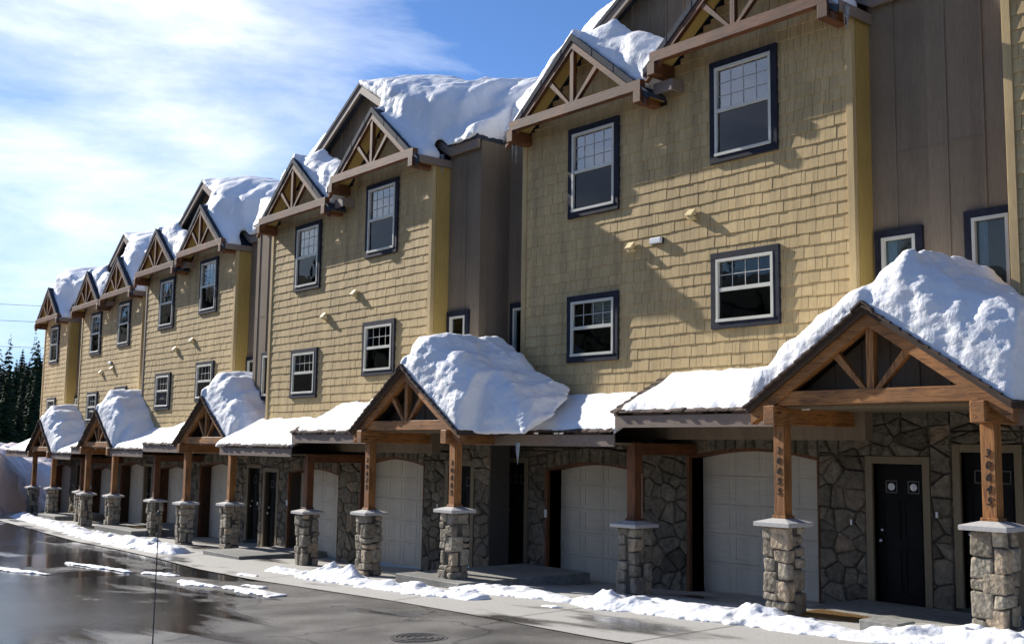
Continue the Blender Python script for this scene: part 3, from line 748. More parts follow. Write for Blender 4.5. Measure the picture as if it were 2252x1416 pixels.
# ------------------------------------------------------------------ porches
PS = 0.68; PHW = 1.80
def porch(scl, cx, cy, th, E_, caps, bases, label, numbers):
    rnd = random.Random(int(-cx*10))
    base = min(bases); dz = base
    root = empty('entrance_porch', (cx, cy, 3+scl*(base-3)), -R(th)); root.scale = (scl,)*3; tag(root, label, 'porch', 'gabled porches over the entrance doors')
    za = E_+1.24; yf = -0.30; yb = 1.95
    for k, s in enumerate((-1, 1)):
        px = s*1.42; py = 0
        pedestal(root, dz, px, py, bases[k]-.2, caps[k]-.105, rnd)
        p = MB(dz); p.box(px-.083, px+.083, -.083, .083, caps[k], E_-.22); p.box(px-.105, px+.105, -.105, .105, caps[k]-.01, caps[k]+.035)
        po = p.build('post', 'wood_z', root, bevel=.005)
        if numbers[k]:
            cu = bpy.data.curves.new('house_number', 'FONT'); cu.body = '\n'.join(numbers[k]); cu.size = .125; cu.space_line = 1.08; cu.align_x = 'CENTER'; cu.extrude = .004; cu.shear = .2
            cu.materials.append(MATS['black']); cu.offset = .001
            t = bpy.data.objects.new('house_number', cu); col.objects.link(t); t.parent = po
            bpy.context.view_layer.update()
            me = bpy.data.meshes.new_from_object(t.evaluated_get(bpy.context.evaluated_depsgraph_get())); bpy.data.objects.remove(t); me.materials.clear(); me.materials.append(MATS['black'])
            t = bpy.data.objects.new('house_number', me); col.objects.link(t); t.parent = po
            t.location = (px-.005, -.088, E_-.60-dz); t.rotation_euler = (R(90), 0, 0)
        sb = MB(dz); sb.box(px-.09, px+.09, -.30, yb, E_-.22, E_+.03); sb.build('side_beam', 'wood_y', root, bevel=.012)
    ch = MB(dz); ch.box(-1.5, 1.5, -.17, -.03, E_+.035, E_+.215)
    truss = ch.build('porch_truss', 'wood_x', root, bevel=.006)
    for s in (-1, 1):
        rb = MB(dz); e = PHW-.02
        rb.prism([(0, za-.09), (s*e, za-.09-PS*e), (s*e, za-.245-PS*e), (0, za-.25)][::s], -.20, -.06); rb.build('rafter', 'wood_x', truss)
    kp = MB(dz); kp.box(-.05, .05, -.15, -.05, E_+.215, za-.24); kp.build('king_post', 'wood_z', truss)
    for s in (-1, 1):
        st = MB(dz); xa, xb = s*.10, s*.50; zb_ = za-.235-PS*.5
        st.prism([(xa-.038, E_+.215), (xa+.038, E_+.215), (xb+.038, zb_+(-.025 if s > 0 else .035)), (xb-.038, zb_+(.035 if s > 0 else -.025))], -.145, -.055); st.build('strut', 'wood_z', truss)
    rf = MB(dz)
    for s in (-1, 1):
        rf.prism([(0, za-.01), (s*PHW, za-.01-PS*PHW), (s*PHW, za-.08-PS*PHW), (0, za-.08)][::s], yf+.02, yb)
        # shakes stepping down the rake
        n = 15
        for i in range(n):
            t0 = PHW*i/n; t1 = PHW*(i+1.25)/n
            if t1 > PHW+.06: t1 = PHW+.06
            for r_ in range(3):
                yy0 = yf-.03+.16*r_+rnd.uniform(-.015,.015); h = .03
                rf.prism([(s*t0, za+.004-PS*t0), (s*t1, za+.028-PS*t1), (s*t1, za-.004-PS*t1), (s*t0, za-.02-PS*t0)][::s], yy0, yy0+.155)
    for r_ in range(12): rf.prism([(-.14, za-.075), (0, za+.03), (.14, za-.075), (.14, za-.045), (0, za+.06), (-.14, za-.045)][::1], yf-.04+.17*r_, yf+.13+.17*r_)
    rf.build('porch_roof', 'shake', root)
    ti = MB(dz); ti.prism([(-1.55, E_+.04), (1.55, E_+.04), (0, za-.12)], .30, .34)
    for i in range(-3, 4): ti.box(i*.4-.02, i*.4+.02, .28, .30, E_+.04, za-.14-PS*abs(i*.4)-.02)
    ti.build('attic_wall', 'brown_board', root)
    cl = MB(dz); cl.box(-1.5, 1.5, -.02, yb, E_+.0, E_+.03); cl.build('ceiling', 'olive_trim', root)
    return root
PSC = [1,.9593,1,1,1]
PORCH = [
 (-7.38, -1.5, 0, 3.57, (2.12,2.25), (.86,.93), 'largest gabled timber porch at right, numbered 30655 and 30645', ('30655','30645')),
 (-16.63, -2.0, .5, 3.27, (1.72,1.92), (.48,.62), 'gabled timber porch numbered 30675 and 30665, under a long snow pile', ('30675','30665')),
 (-27.5, -.85, 1.5, 2.95, (1.42,1.53), (.28,.30), 'third gabled timber porch from the right, its snow load split by a dark crack', ('','')),
 (-37.65, 0.0, 2.5, 2.78, (1.25,1.30), (.08,.12), 'second gabled timber porch from the far left end', ('','')),
 (-46.1, .8, 3.0, 2.55, (1.16,1.22), (.02,.06), 'small farthest gabled timber porch beside the snow bank', ('','')),
]
for k_, p in enumerate(PORCH): porch(PSC[k_], *p)

# ------------------------------------------------------------------ snow
def fbm(x, y, z, o=4): return noise.fractal(Vector((x, y, z)), 0.9, 2.1, o)
def snow_field(name, frame, x0, x1, y0, y1, res, base, thick, seed, amp=.05, mat='snow', sink=.05, label=None, cat='snow', group=None, absolute=False, lump=3.0, wind=0.5, vox=0, disp=.05, dsize=.35):
    ox, oy, th, oz, sc_ = (frame if len(frame) == 5 else frame+(1,))
    nx = max(2, int((x1-x0)/res)); ny = max(2, int((y1-y0)/res))
    T = [[0.0]*(ny+1) for _ in range(nx+1)]
    for i in range(nx+1):
        for j in range(ny+1):
            x = x0+(x1-x0)*i/nx; y = y0+(y1-y0)*j/ny
            T[i][j] = max(0.0, thick(x, y))
    top = {}; bot = {}; vs = []; fs = []
    BZ = [[base(x0+(x1-x0)*i/nx, y0+(y1-y0)*j/ny) for j in range(ny+1)] for i in range(nx+1)]
    def ok(i, j):
        t = [T[i+a][j+b] for a in (0,1) for b in (0,1)]; z = [BZ[i+a][j+b] for a in (0,1) for b in (0,1)]
        return max(t) > .004 and not (max(z)-min(z) > .3 and min(t) < .25)
    keep = [[ok(i, j) for j in range(ny)] for i in range(nx)]
    def vert(i, j):
        if (i, j) in top: return
        x = x0+(x1-x0)*i/nx; y = y0+(y1-y0)*j/ny; t = T[i][j]; zb = base(x, y)
        f = min(1, t/.25)
        n = fbm(x*lump+seed, y*lump, t*1.2, 3)*.7+fbm(x*lump*2.6+seed+9, y*lump*2.6, t*3)*.35
        tt = max(0, t+amp*n*f*(.4+min(t,1)))
        # push sideways a little so steep faces become lumpy
        dx = fbm(x*1.6+seed+20, y*1.6, t*2.2, 3)*amp*wind*f; dy = fbm(x*1.6+seed+40, y*1.6+5, t*2.2, 3)*amp*wind*f
        top[(i,j)] = len(vs); vs.append((x+dx, y+dy, zb+tt-oz))
        bot[(i,j)] = len(vs); vs.append((x, y, zb-sink-oz))
    for i in range(nx):
        for j in range(ny):
            if not keep[i][j]: continue
            q = [(i,j),(i+1,j),(i+1,j+1),(i,j+1)]
            for a in q: vert(*a)
            fs.append(tuple(top[a] for a in q)); fs.append(tuple(bot[a] for a in q[::-1]))
            for (a, b, di, dj) in ((q[0],q[1],0,-1),(q[1],q[2],1,0),(q[2],q[3],0,1),(q[3],q[0],-1,0)):
                ii, jj = i+di, j+dj
                if ii < 0 or jj < 0 or ii >= nx or jj >= ny or not keep[ii][jj]: fs.append((top[b], top[a], bot[a], bot[b]))
    if not fs: return None
    me = bpy.data.meshes.new(name); me.from_pydata(vs, [], fs); me.materials.append(MATS[mat])
    me.polygons.foreach_set('use_smooth', [True]*len(me.polygons)); me.update()
    o = bpy.data.objects.new(name, me); col.objects.link(o); o.location = (ox, oy, 3+sc_*(oz-3)); o.rotation_euler = (0, 0, -R(th)); o.scale = (sc_,)*3
    tag(o, label, cat, group)
    if vox:
        m1 = o.modifiers.new('remesh', 'REMESH'); m1.mode = 'VOXEL'; m1.voxel_size = vox; m1.use_smooth_shade = True
        m2 = o.modifiers.new('smooth', 'SMOOTH'); m2.factor = .5; m2.iterations = 12
        for q, (sz, st) in enumerate(((dsize, disp), (dsize*.32, disp*.38))):
            tx = bpy.data.textures.new('lumps', 'CLOUDS'); tx.noise_scale = sz; tx.noise_depth = 3; tx.noise_basis = 'ORIGINAL_PERLIN'
            m3 = o.modifiers.new('lumps', 'DISPLACE'); m3.texture = tx; m3.strength = st; m3.mid_level = .5; m3.texture_coords = 'LOCAL'
    return o
def edge(d, w):            # rounded shoulder: 0 at d=0, 1 at d>=w
    if d <= 0: return 0.0
    if d >= w: return 1.0
    t = 1-d/w; return math.sqrt(max(0, 1-t*t))

# snow on the lower shed roofs (one sheet for each unit's roof)
def shed_snow(bi, a, b, E_, label, t0=.10):
    idx, xr, yr, th = blocks[bi][:4]
    YE = -1.22
    def base(x, y): return E_+.012+.5*(y-YE)
    def thick(x, y):
        n = fbm(x*3+bi*7, y*3, 0)*.06
        d = min(x-a-.16+n*1.5, b-x+.02, y-YE-.04+n, .05-y+n)
        return t0*edge(d, .10)*(1+.35*fbm(x*.9, y*.9, bi))
    snow_field('roof_snow', (xr, yr, th, E_, SCL[bi]), a, b, YE, .05, .045, base, thick, bi*3.3, .03, label=label, cat='snow', group='snow on the low roofs over the garages')
mid = -W/2
for bi in range(0, 6):
    idx, xr, yr, th, UR, UL, ER, EL, wr, wl = blocks[bi][:10]
    nm = ['at the right edge','of the nearest townhouse','of the second townhouse','of the middle townhouse','of the fourth townhouse','of the far end townhouse'][bi]
    if bi != 0: shed_snow(bi, mid if bi != 5 else -4.2, SB[bi][1]+.35, ER, 'flat white snow on the higher low roof %s' % nm)
    if bi != 5: shed_snow(bi, SB[bi][0]-.35, mid, EL, 'flat white snow on the stepped down low roof %s' % nm)

# snow heaped on the porches
def porch_snow(k, prof, x0, x1, label, thin_left, yfront=-.27, back=1.9, lum=.06):
    cx, cy, th, E_ = PORCH[k][:4]; za = E_+1.24
    fy = {0:1.5,1:1.38,2:1.10,3:1.15,4:.95}[k]     # facade y in porch frame
    def base(a, y):
        r = za-PS*abs(a)+.02 if abs(a) < PHW+.05 else -9
        s = E_+.5*(y-(fy-1.22)) if y > fy-1.22 else -9
        s = min(s, E_+.61+.3)
        return max(r, s, E_-.02)
    def thick(a, y):
        z = sinterp(a, prof)+za
        n = fbm(a*1.3+k*5, y*1.3, 3)*.5
        if abs(a) < PHW: dfront = y-yfront
        else: dfront = y-(fy-1.22)+.03
        dback = back-y
        bb = base(a, y); t = z+.10*n+.12*min(1, max(0, (y-yfront)/1.5))-bb
        if t <= 0: return 0
        # the face leans back from the rake
        if a > 0:
            lean = .12+.5*min(1, a/1.7)
            t *= edge(dfront-.02+.06*n, .22+lean*.55)
        else: t *= edge(dfront+.02, .10)
        t *= edge(dback, .25)*edge(x1-a+.15*n, .30)*edge(a-x0, .12)
        return t
    snow_field('porch_snow', (cx, cy, th, E_, PSC[k]), x0, x1, yfront, back, .04, base, thick, 11.3*k, lum, label=label, cat='snow', group='snow heaped on the porch roofs', lump=2.4, wind=.9, vox=[.03,.032,.045,.06,.06][k], disp=.06, dsize=.17)
porch_snow(0, [(-1.85,-.98),(-1.62,-.72),(-1.1,-.30),(-.6,-.02),(-.1,.24),(.2,.52),(.42,.64),(.65,.46),(.95,.26),(1.4,-.02),(1.9,-.22),(2.3,-.40),(2.8,-.75)], -1.84, 2.9, 'huge pointed snow pile on the porch numbered 30645', 0)
porch_snow(1, [(-1.85,-1.14),(-1.0,-.56),(-.22,-.02),(-.05,.22),(.25,.55),(.6,.56),(1.2,.20),(1.8,-.20),(2.3,-.42),(2.7,-.68),(3.1,-.98)], -1.82, 3.15, 'long snow pile drooping off the porch numbered 30665', 0)
porch_snow(2, [(-1.85,-1.12),(-1.0,-.54),(-.22,-.02),(-.02,.35),(.3,.66),(.8,.50),(1.3,.12),(1.9,-.35),(2.4,-.75),(2.8,-1.05)], -1.82, 2.8, 'humped snow pile on the third porch from the right', 0)
porch_snow(3, [(-1.85,-1.14),(-1.0,-.56),(-.22,-.02),(0,.35),(.35,.72),(.9,.45),(1.5,.05),(2.0,-.45),(2.5,-.95)], -1.82, 2.5, 'humped snow pile on the second porch from the far end', 0)
porch_snow(4, [(-1.85,-1.14),(-1.0,-.58),(-.22,-.05),(0,.28),(.35,.62),(.9,.38),(1.5,0),(2.0,-.5),(2.5,-1.0)], -1.82, 2.4, 'humped snow pile on the farthest porch', 0)

# snow on the upper roofs
def roof_snow(bi, label):
    idx, xr, yr, th, UR, UL, ER, EL, wr, wl = blocks[bi][:10]
    two = bi != 5
    cm = mid if two else -HU; zam = (UR+2.85) if two else UR+1.9
    gl = [(-HU, UR)] + ([(-3*HU, UL)] if two else [])
    Wd = W if two else W/2
    def gab(x, y):
        z = -9
        for c, U in gl:
            if abs(x-c) < HU+.07: z = max(z, U+1.62-SL*abs(x-c))
        return z
    def main(x, y): return max(zam-.62*abs(x-cm), (UR if x > cm or not two else UL)+.52) if y > .19 else -9
    def base(x, y):
        z = max(gab(x, y), main(x, y)); return z if z > 0 else UR+.42
    def thick(x, y):
        g, m_ = gab(x, y), main(x, y)
        if g < 0 and m_ < 0: return 0
        n = fbm(x*.9+bi*3, y*.9, 1); n2 = fbm(x*3+bi*5, y*3, 2)
        b = base(x, y); t = 0; c, U = gl[0]; yo = y+OV
        if two and x < -2*HU+.05 and x > -Wd-.1:       # left gable and the pocket behind it
            a = x+3*HU
            surf = UL+1.62+sinterp(a, [(-2.0,-1.38),(-1.2,-.76),(-.5,-.12),(0,.22),(.5,.20),(1.1,-.12),(1.9,-.50)])
            if a > 0: surf += .55*min(1, max(0, yo)/1.0)-.28
            t = (surf+.05*n-b)*(edge(yo-.10+.05*n2, .30) if a > .05 else edge(yo, .07))
        elif x > -2*HU and x < -HU:                    # sunny left slope of the right gable: a thin skin
            t = .12*edge(yo, .07)*(1+.5*n)
            if y > .3 and x > cm: pass
        if x > -HU-.5 or (m_ > 0 and x > cm):          # the thick slab on the right hand slope, standing on a near vertical face
            surf = UR+sinterp(x, [(-3.7,3.0),(-2.9,2.98),(-1.83,2.66),(-.6,2.30),(.6,2.20),(1.6,2.22),(2.6,2.25)])+.05*n+.10*min(1, max(0, y)/2)
            yf = sinterp(x, [(-3.4,.34),(-2.3,.22),(-1.9,-.22),(-1.2,-.20),(-.4,.10),(.1,.40),(.7,1.05),(1.5,1.35)])+.10*fbm(x*1.1+bi, 2, 3)
            d_ = y-yf                               # steep face, then a crown sloping up and back
            f = .52*edge(d_, .16)+.48*max(0, min(1, d_/1.15))**.8
            if b < UR+1.2: f = min(1, f*1.0)
            t = max(t, (surf-b)*f)
            if x > -HU+.15:
                ap = .05+.16*min(1, (x+HU)/1.2)+max(0, min(.65, .55*(y-.32)))*max(0, min(1, (x+.3)/.5))
                y0_ = -OV+.10 if x < .07 else .20
                ap += .12*(x > .07)
                t = max(t, ap*edge(y-y0_+.04*n2, .14)*(1+.3*n))
        elif m_ > 0 and x < cm:
            if two and x < -Wd+.35:
                sf_ = UL+sinterp(-x-Wd, [(-.35,1.2),(.2,1.95),(1.6,2.1)])+.05*n; d_ = y-.95+.12*n2
                t = max(t, (sf_-b)*(.55*edge(d_, .16)+.45*max(0, min(1, d_/1.2))), (.22+.5*max(0, y-.3))*edge(y-.22, .14) if y < 1.3 else 0)
            t = max(t, (m_+sinterp(cm-x, [(0,.08),(.9,.20),(2.5,.45),(3.6,.7),(5.5,.8)])+.06*n-b)*edge(y-.34+.05*n2, .18))
        return t*edge(5-y, .3)
    snow_field('roof_snow', (xr, yr, th, UR, SCL[bi]), -Wd-(wl if two else .1)-.02, wr, -OV, 5.0, .062, base, thick, bi*5.7, .07, label=label, cat='snow', group='deep snow on the upper roofs', lump=1.6, wind=1.0, vox=[.08,.055,.055,.075,.09,.09][bi], disp=.09, dsize=.4)
for bi, lab in enumerate(['deep snow on the roof cut off at the right edge','deep snow on the upper roof of the nearest townhouse','long thick snow pack on the upper roof of the second townhouse','deep snow on the upper roof of the middle townhouse','deep snow on the upper roof of the fourth townhouse','deep snow on the roof of the far end townhouse']):
    roof_snow(bi, lab)

# ------------------------------------------------------------------ ground
def sheet(name, xs, ys, zf, mat, label=None):
    v = [(x, y, zf(x, y)) for x in xs for y in ys]; ny = len(ys)
    f = [(i*ny+j, (i+1)*ny+j, (i+1)*ny+j+1, i*ny+j+1) for i in range(len(xs)-1) for j in range(ny-1)]
    me = bpy.data.meshes.new(name); me.from_pydata(v, [], f); me.materials.append(MATS[mat]); me.update()
    o = bpy.data.objects.new(name, me); col.objects.link(o); tag(o, label, None, None, 'structure'); return o
def frange(a, b, s):
    n = int(round((b-a)/s)); return [a+(b-a)*i/n for i in range(n+1)]
xs = [-900,-400,-200]+frange(-140,60,1.0)+[150,400,900]
ys = [-900,-400,-150,-80,-40]+frange(-24,8,.5)+[20,60,200,600]
sheet('road', xs, ys, lambda x, y: gz(x, y)-.0, 'asphalt', 'wet dark asphalt road in front of the houses')
EDGE = [(-60,-1.2),(-43.4,-1.5),(-33,-2.5),(-25,-3.2),(-19,-3.9),(-13.9,-4.2),(-9,-4.75),(-5,-4.85),(60,-4.9)]
xa = frange(-56, 20, .5); rows = []
NV = 8
v = []
for x in xa:
    e = interp(x, EDGE); b_ = interp(x, FY)+1.4
    for j in range(NV+1):
        y = e+(b_-e)*j/NV; v.append((x, y, gz(x, y)+.012))
# keep the sloping part right: sample again where gz bends
f = [(i*(NV+1)+j, (i+1)*(NV+1)+j, (i+1)*(NV+1)+j+1, i*(NV+1)+j+1) for i in range(len(xa)-1) for j in range(NV)]
me = bpy.data.meshes.new('pavement'); me.from_pydata(v, [], f); me.materials.append(MATS['concrete']); me.update()
pv = bpy.data.objects.new('pavement', me); col.objects.link(pv); tag(pv, 'pale concrete apron between road and garages', None, None, 'structure')

# joints and seams of the concrete
jm = MB()
for (a, b) in (((-11.06,-4.56),(-11.3,-1.2)), ((-8.52,-4.79),(-8.62,-2.0)), ((-13.9,-4.19),(-14.6,-1.4)), ((-19.0,-3.9),(-19.4,-1)), ((-25,-3.2),(-25.3,-1)), ((-5.6,-4.86),(-5.7,-2.3))):
    n = 8
    for i in range(n):
        p = [a[0]+(b[0]-a[0])*i/n, a[1]+(b[1]-a[1])*i/n]; q = [a[0]+(b[0]-a[0])*(i+1)/n, a[1]+(b[1]-a[1])*(i+1)/n]
        w_ = .008
        jm.poly([(p[0]-w_,p[1],gz(*p)+.017),(p[0]+w_,p[1],gz(*p)+.017),(q[0]+w_,q[1],gz(*q)+.017),(q[0]-w_,q[1],gz(*q)+.017)], [(0,1,2,3)])
jm.build('expansion_joint', 'mortar', pv)

# ---------------- snow on the ground
def seg_dist(px, py, path):
    best = 9; bt = 0
    for (a, b) in zip(path, path[1:]):
        dx, dy = b[0]-a[0], b[1]-a[1]; l2 = dx*dx+dy*dy
        t = max(0, min(1, ((px-a[0])*dx+(py-a[1])*dy)/l2)); d = math.hypot(px-a[0]-dx*t, py-a[1]-dy*t)
        w_ = a[2]+(b[2]-a[2])*t
        if d/w_ < best: best = d/w_; bt = a[3]+(b[3]-a[3])*t
    return best, bt
def ground_snow(name, path, label, seed, res=.06, amp=.09, group=None, mat='ground_snow', rag=.85, lump=3.2):
    """path of (x, y, half width, height)"""
    x0 = min(p[0]-p[2] for p in path)-.3; x1 = max(p[0]+p[2] for p in path)+.3
    y0 = min(p[1]-p[2] for p in path)-.3; y1 = max(p[1]+p[2] for p in path)+.3
    def base(x, y): return gz(x, y)+.014
    def thick(x, y):
        r, h = seg_dist(x, y, path)
        if r > 1.6: return 0
        r /= .86
        n = fbm(x*2.2+seed, y*2.2, 0, 5); m_ = fbm(x*5+seed, y*5+3, 0, 3)
        r2 = r+rag*n*.5+.10*m_
        if r2 >= 1: return 0
        return h*(edge(1-r2, .55)*.7+.3*(1-r2))*max(.2, 1+1.1*n+.45*m_)
    return snow_field(name, (0,0,0,0), x0, x1, y0, y1, res, base, thick, seed, amp, mat, .02, label, 'snow', group, lump=lump, wind=.5, vox=(.028 if res < .05 else 0), disp=.05, dsize=.16)
ground_snow('snow_bank_strip', [(-11.5,-2.5,.30,.10),(-11.0,-2.45,.50,.17),(-10.4,-2.35,.42,.14),(-9.9,-2.35,.50,.13),(-9.3,-2.4,.48,.12),(-8.8,-2.3,.58,.19),(-8.2,-2.35,.48,.10),(-7.6,-2.45,.42,.08),(-7.1,-2.6,.30,.05),(-6.6,-2.35,.5,.12),(-6.0,-2.15,.58,.16),(-5.2,-2.2,.6,.2),(-3.5,-2.3,.6,.2)], 'lumpy snow ridge along the ground in front of the largest porch', 2.2, .045, .10)
ground_snow('snow_bank_strip', [(-20.3,-2.6,.35,.07),(-19.2,-2.7,.2,.05),(-18.4,-2.95,.30,.12),(-17.8,-2.9,.42,.26),(-17.0,-2.95,.35,.14),(-16.0,-3.1,.30,.10),(-15.0,-3.15,.33,.12),(-14.2,-3.2,.33,.10),(-13.2,-3.15,.28,.08)], 'snow strip on the ground before the porch numbered 30675', 5.1, .045, .06)
ground_snow('snow_patch', [(-14.6,-2.2,.35,.08),(-13.6,-2.25,.5,.10),(-12.6,-2.3,.35,.07),(-11.9,-2.5,.2,.05)], 'shaded crusty snow patch left of the lumpy ridge, beside the porch step', 8.4, .045, .05, rag=1.0)
ground_snow('snow_bank_strip', [(-45.6,-.1,.4,.12),(-42,-.55,.38,.10),(-38,-.95,.45,.14),(-34.5,-1.5,.42,.12),(-31,-1.8,.5,.16),(-28.3,-2.1,.52,.18),(-26.2,-2.25,.40,.16)], 'long snow strip on the ground before the far porches', 9.9, .07, .08)
SL_ = [([(-19.7,-5.0,.12,.04),(-18.9,-5.1,.24,.07),(-18.2,-5.05,.16,.04)], 'slush streak nearest the middle of the dark puddle'),
       ([(-17.9,-4.95,.14,.04),(-17.0,-5.0,.22,.06),(-15.9,-5.05,.22,.05)], 'widest slush streak at the right end of the dark puddle'),
       ([(-18.0,-4.55,.10,.03),(-17.3,-4.55,.14,.04)], 'small slush dab just behind the widest slush streak'),
       ([(-25.2,-5.2,.12,.03),(-23.6,-5.0,.16,.05),(-22.4,-4.9,.14,.04)], 'thin slush line far out on the wet road'),
       ([(-21.9,-4.75,.16,.05),(-20.8,-4.6,.16,.05)], 'short slush line between the far line and the middle streak'),
       ([(-25.6,-6.9,.2,.05),(-24.0,-6.6,.22,.05),(-22.9,-6.35,.14,.03)], 'slush line at the left edge on the bright wet road'),
       ([(-20.1,-3.6,.10,.05),(-19.5,-3.55,.14,.05)], 'tiny slush lump on the concrete edge by the third porch'),
       ([(-11.75,-3.1,.10,.03),(-11.5,-3.1,.12,.04)], 'tiny lone snow crumb on the pale concrete')]
for i, (p, lb) in enumerate([([(q[0], q[1], q[2]*.72, q[3]*.7) for q in p_], l_) for p_, l_ in SL_]): ground_snow('slush', p, lb, 20+i*3.7, .035, .03, 'slush bits on the wet road', rag=1.9, lump=6)

# big ploughed bank past the end of the row
def bank():
    def base(x, y): return gz(x, y)-.05
    def thick(x, y):
        xf = interp(y, [(-30,-44),(-6,-46.0),(-.6,-47.6),(.3,-49.2),(2,-51.6),(6,-53),(12,-53)])
        d = xf-x+.35*fbm(x*.5, y*.5, 3)
        h = 2.85+.5*fbm(x*.25, y*.25, 5)+.35*max(0, -y-1)*.25
        h = min(h, 4.5)
        return h*edge(d, 3.4)*edge(y+30, 2)*edge(12-y, 2)*edge(x+75, 6)
    o = snow_field('snow_bank', (0,0,0,0), -75, -43, -30, 12, .32, base, thick, 77, .22, 'dirty_snow', .05, 'tall dirty pinkish snow bank past the far end of the row', 'snow bank', None, lump=.8, wind=1.0)
bank()

# ---------------- concrete stoops and steps
def slab(name, x0, x1, y0, y1, zt, label, hgt=.5):
    m = MB(); m.box(x0, x1, y0, y1, zt-hgt, zt)
    o = m.build(name, 'concrete_block', None, bevel=.012); tag(o, label, 'step', 'concrete steps at the doors'); return o
noisy('concrete_block', (0.20,0.195,0.175), (0.33,0.32,0.29), 12, 0.8, 0.4, 0.004, coarse=0.3)
slab('stoop', -9.05, -4.3, -1.75, .70, .875, 'wide low concrete landing under the largest porch')
slab('step', -7.3, -6.8, -2.15, -1.76, 1.06, 'small concrete block poking out of the snow by the door mat')
slab('stoop', -16.4, -14.55, -2.45, .60, .75, 'concrete landing under the right post of the porch numbered 30665')
slab('stoop', -25.4, -23.5, -1.9, .9, .42, 'concrete landing under the right post of the third porch')
slab('stoop', -36.3, -33.2, -.6, 1.9, .30, 'concrete landing at the second porch from the far end')
slab('stoop', -44.6, -42.6, .2, 2.3, .20, 'concrete landing at the farthest porch')
def mat_(x, y, z, w_, d_, label, rot=0):
    m = MB(); m.box(-w_/2, w_/2, -d_/2, d_/2, 0, .018)
    k = 16
    for i in range(k):
        xx = -w_/2+w_*(i+.5)/k; m.box(xx-.012, xx+.012, -d_/2+.03, d_/2-.03, .018, .026)
    o = m.build('door_mat', 'mat_fibre', None); o.location = (x, y, z); o.rotation_euler = (0, 0, rot); tag(o, label, 'door mat')
mat_(-8.25, -1.15, .878, .95, .62, 'brown ribbed door mat on the landing before the nearest black door', R(-4))
mat_(-34.6, .2, .303, .8, .5, 'brown door mat on the small landing at the second porch from the far end')

# ---------------- manhole cover
mh = MB(); r_ = .285
mh.lathe((0,0,0), [(0,.006),(.05,.006),(.05,.012),(.09,.012),(.09,.004),(.13,.004),(.13,.012),(.165,.012),(.165,.004),(.2,.004),(.2,.012),(.235,.012),(.235,.004),(r_-.03,.004),(r_-.03,.014),(r_,.014),(r_,-.05)], 40)
for i in range(16):
    a = 2*math.pi*i/16; mh.box(math.cos(a)*.147-.012, math.cos(a)*.147+.012, math.sin(a)*.147-.012, math.sin(a)*.147+.012, .003, .013)
mo = mh.build('manhole_cover', 'iron'); mo.location = (-10.48,-6.2,gz(-10.48,-6.2)+.004); tag(mo, 'round iron manhole cover set in the near asphalt', 'manhole cover')
rg_ = MB(); rg_.lathe((0,0,0), [(r_+.008,-.05),(r_+.008,.008),(r_+.055,.008),(r_+.055,-.05)], 40); rg_.build('manhole_ring', 'iron', mo)

# ---------------- thin antenna in the foreground
an = MB(); n = 8
an.lathe((0,0,0), [(.004,0),(.0035,1.2),(.002,2.2),(.0016,2.28),(.0055,2.283),(.007,2.289),(.0055,2.295),(.001,2.297)], 10)
ao = an.build('antenna', 'wire', None, smooth=True); tag(ao, 'very thin upright metal antenna with a small ball tip before the road', 'antenna')
ao.location = (-4.017, -12.10, 3.0-.345-2.29+.085)

# ---------------- icicles
def icicle(x, y, z, ln, rad, label, k=1):
    m = MB(); rnd = random.Random(int(x*100))
    for q in range(k):
        ox = rnd.uniform(-.07,.07)*(k > 1); l2 = ln*(1-.3*q*rnd.random()); r2 = rad*(1-.2*q)
        m.lathe((ox,rnd.uniform(-.02,.02),-l2), [(.002,0)]+[(r2*(t/6)**.8*(1+.18*math.sin(t*2.3)), l2*t/6) for t in range(1,7)], 10)
    o = m.build('icicle', 'ice', None, smooth=True); o.location = (x, y, z); tag(o, label, 'icicle', 'icicles under the eaves')
icicle(-17.80, -.55, 9.02, .42, .035, 'single icicle at the right upper corner of the second townhouse', 2)
icicle(-16.02, -.12, 8.95, .42, .025, 'pair of thin icicles under the upper left bracket of the nearest townhouse', 2)
icicle(-8.45, -.3, 9.42, .36, .04, 'icicle at the top right corner of the nearest townhouse', 2)
icicle(-13.95, -1.75, 3.08, .36, .045, 'icicle cluster hanging from the eave below the long snow pile', 3)

# ---------------- overhead wires beyond the houses
for (z0_, z1_, lb) in ((14.35, 14.0, 'highest overhead wire in the left sky'), (12.9, 12.8, 'middle overhead wire in the left sky'), (10.75, 10.7, 'lowest overhead wire in the left sky')):
    m = MB(); pts = []
    for i in range(25):
        t = i/24; pts.append(Vector((-92+44*t*1.0-22, -14+60*t, z0_+1.2+(z1_-z0_-1.2)*t-1.6*math.sin(math.pi*t)*.5)))
    for a, b in zip(pts, pts[1:]): m.bar(a, b, .03, .03, up=(0,0,1))
    o = m.build('overhead_wire', 'wire'); tag(o, lb, 'wire', 'overhead wires')

# ---------------- wooded hill and conifers
def hill():
    v = []; f = []; na, nr = 110, 16
    for i in range(na+1):
        a = R(120+(355-120)*i/na)
        for j in range(nr+1):
            r = 95+j*22
            t = min(1, j/9); h = (t*t*(3-2*t))*(13+9*fbm(math.cos(a)*2.2, math.sin(a)*2.2, 1)+(38 if a > R(197) else 38*max(0, (a-R(177))/R(20))))
            v.append((-20+r*math.cos(a), -5+r*math.sin(a), -1.0+h+1.2*fbm(r*.03, a*9, 2)*t))
    for i in range(na):
        for j in range(nr): f.append((i*(nr+1)+j, (i+1)*(nr+1)+j, (i+1)*(nr+1)+j+1, i*(nr+1)+j+1))
    me = bpy.data.meshes.new('hill'); me.from_pydata(v, [], f); me.materials.append(MATS['hillside']); me.polygons.foreach_set('use_smooth', [True]*len(f)); me.update()
    o = bpy.data.objects.new('hill', me); col.objects.link(o); tag(o, 'dark wooded hillside beyond the road', None, None, 'structure'); return v
hill()
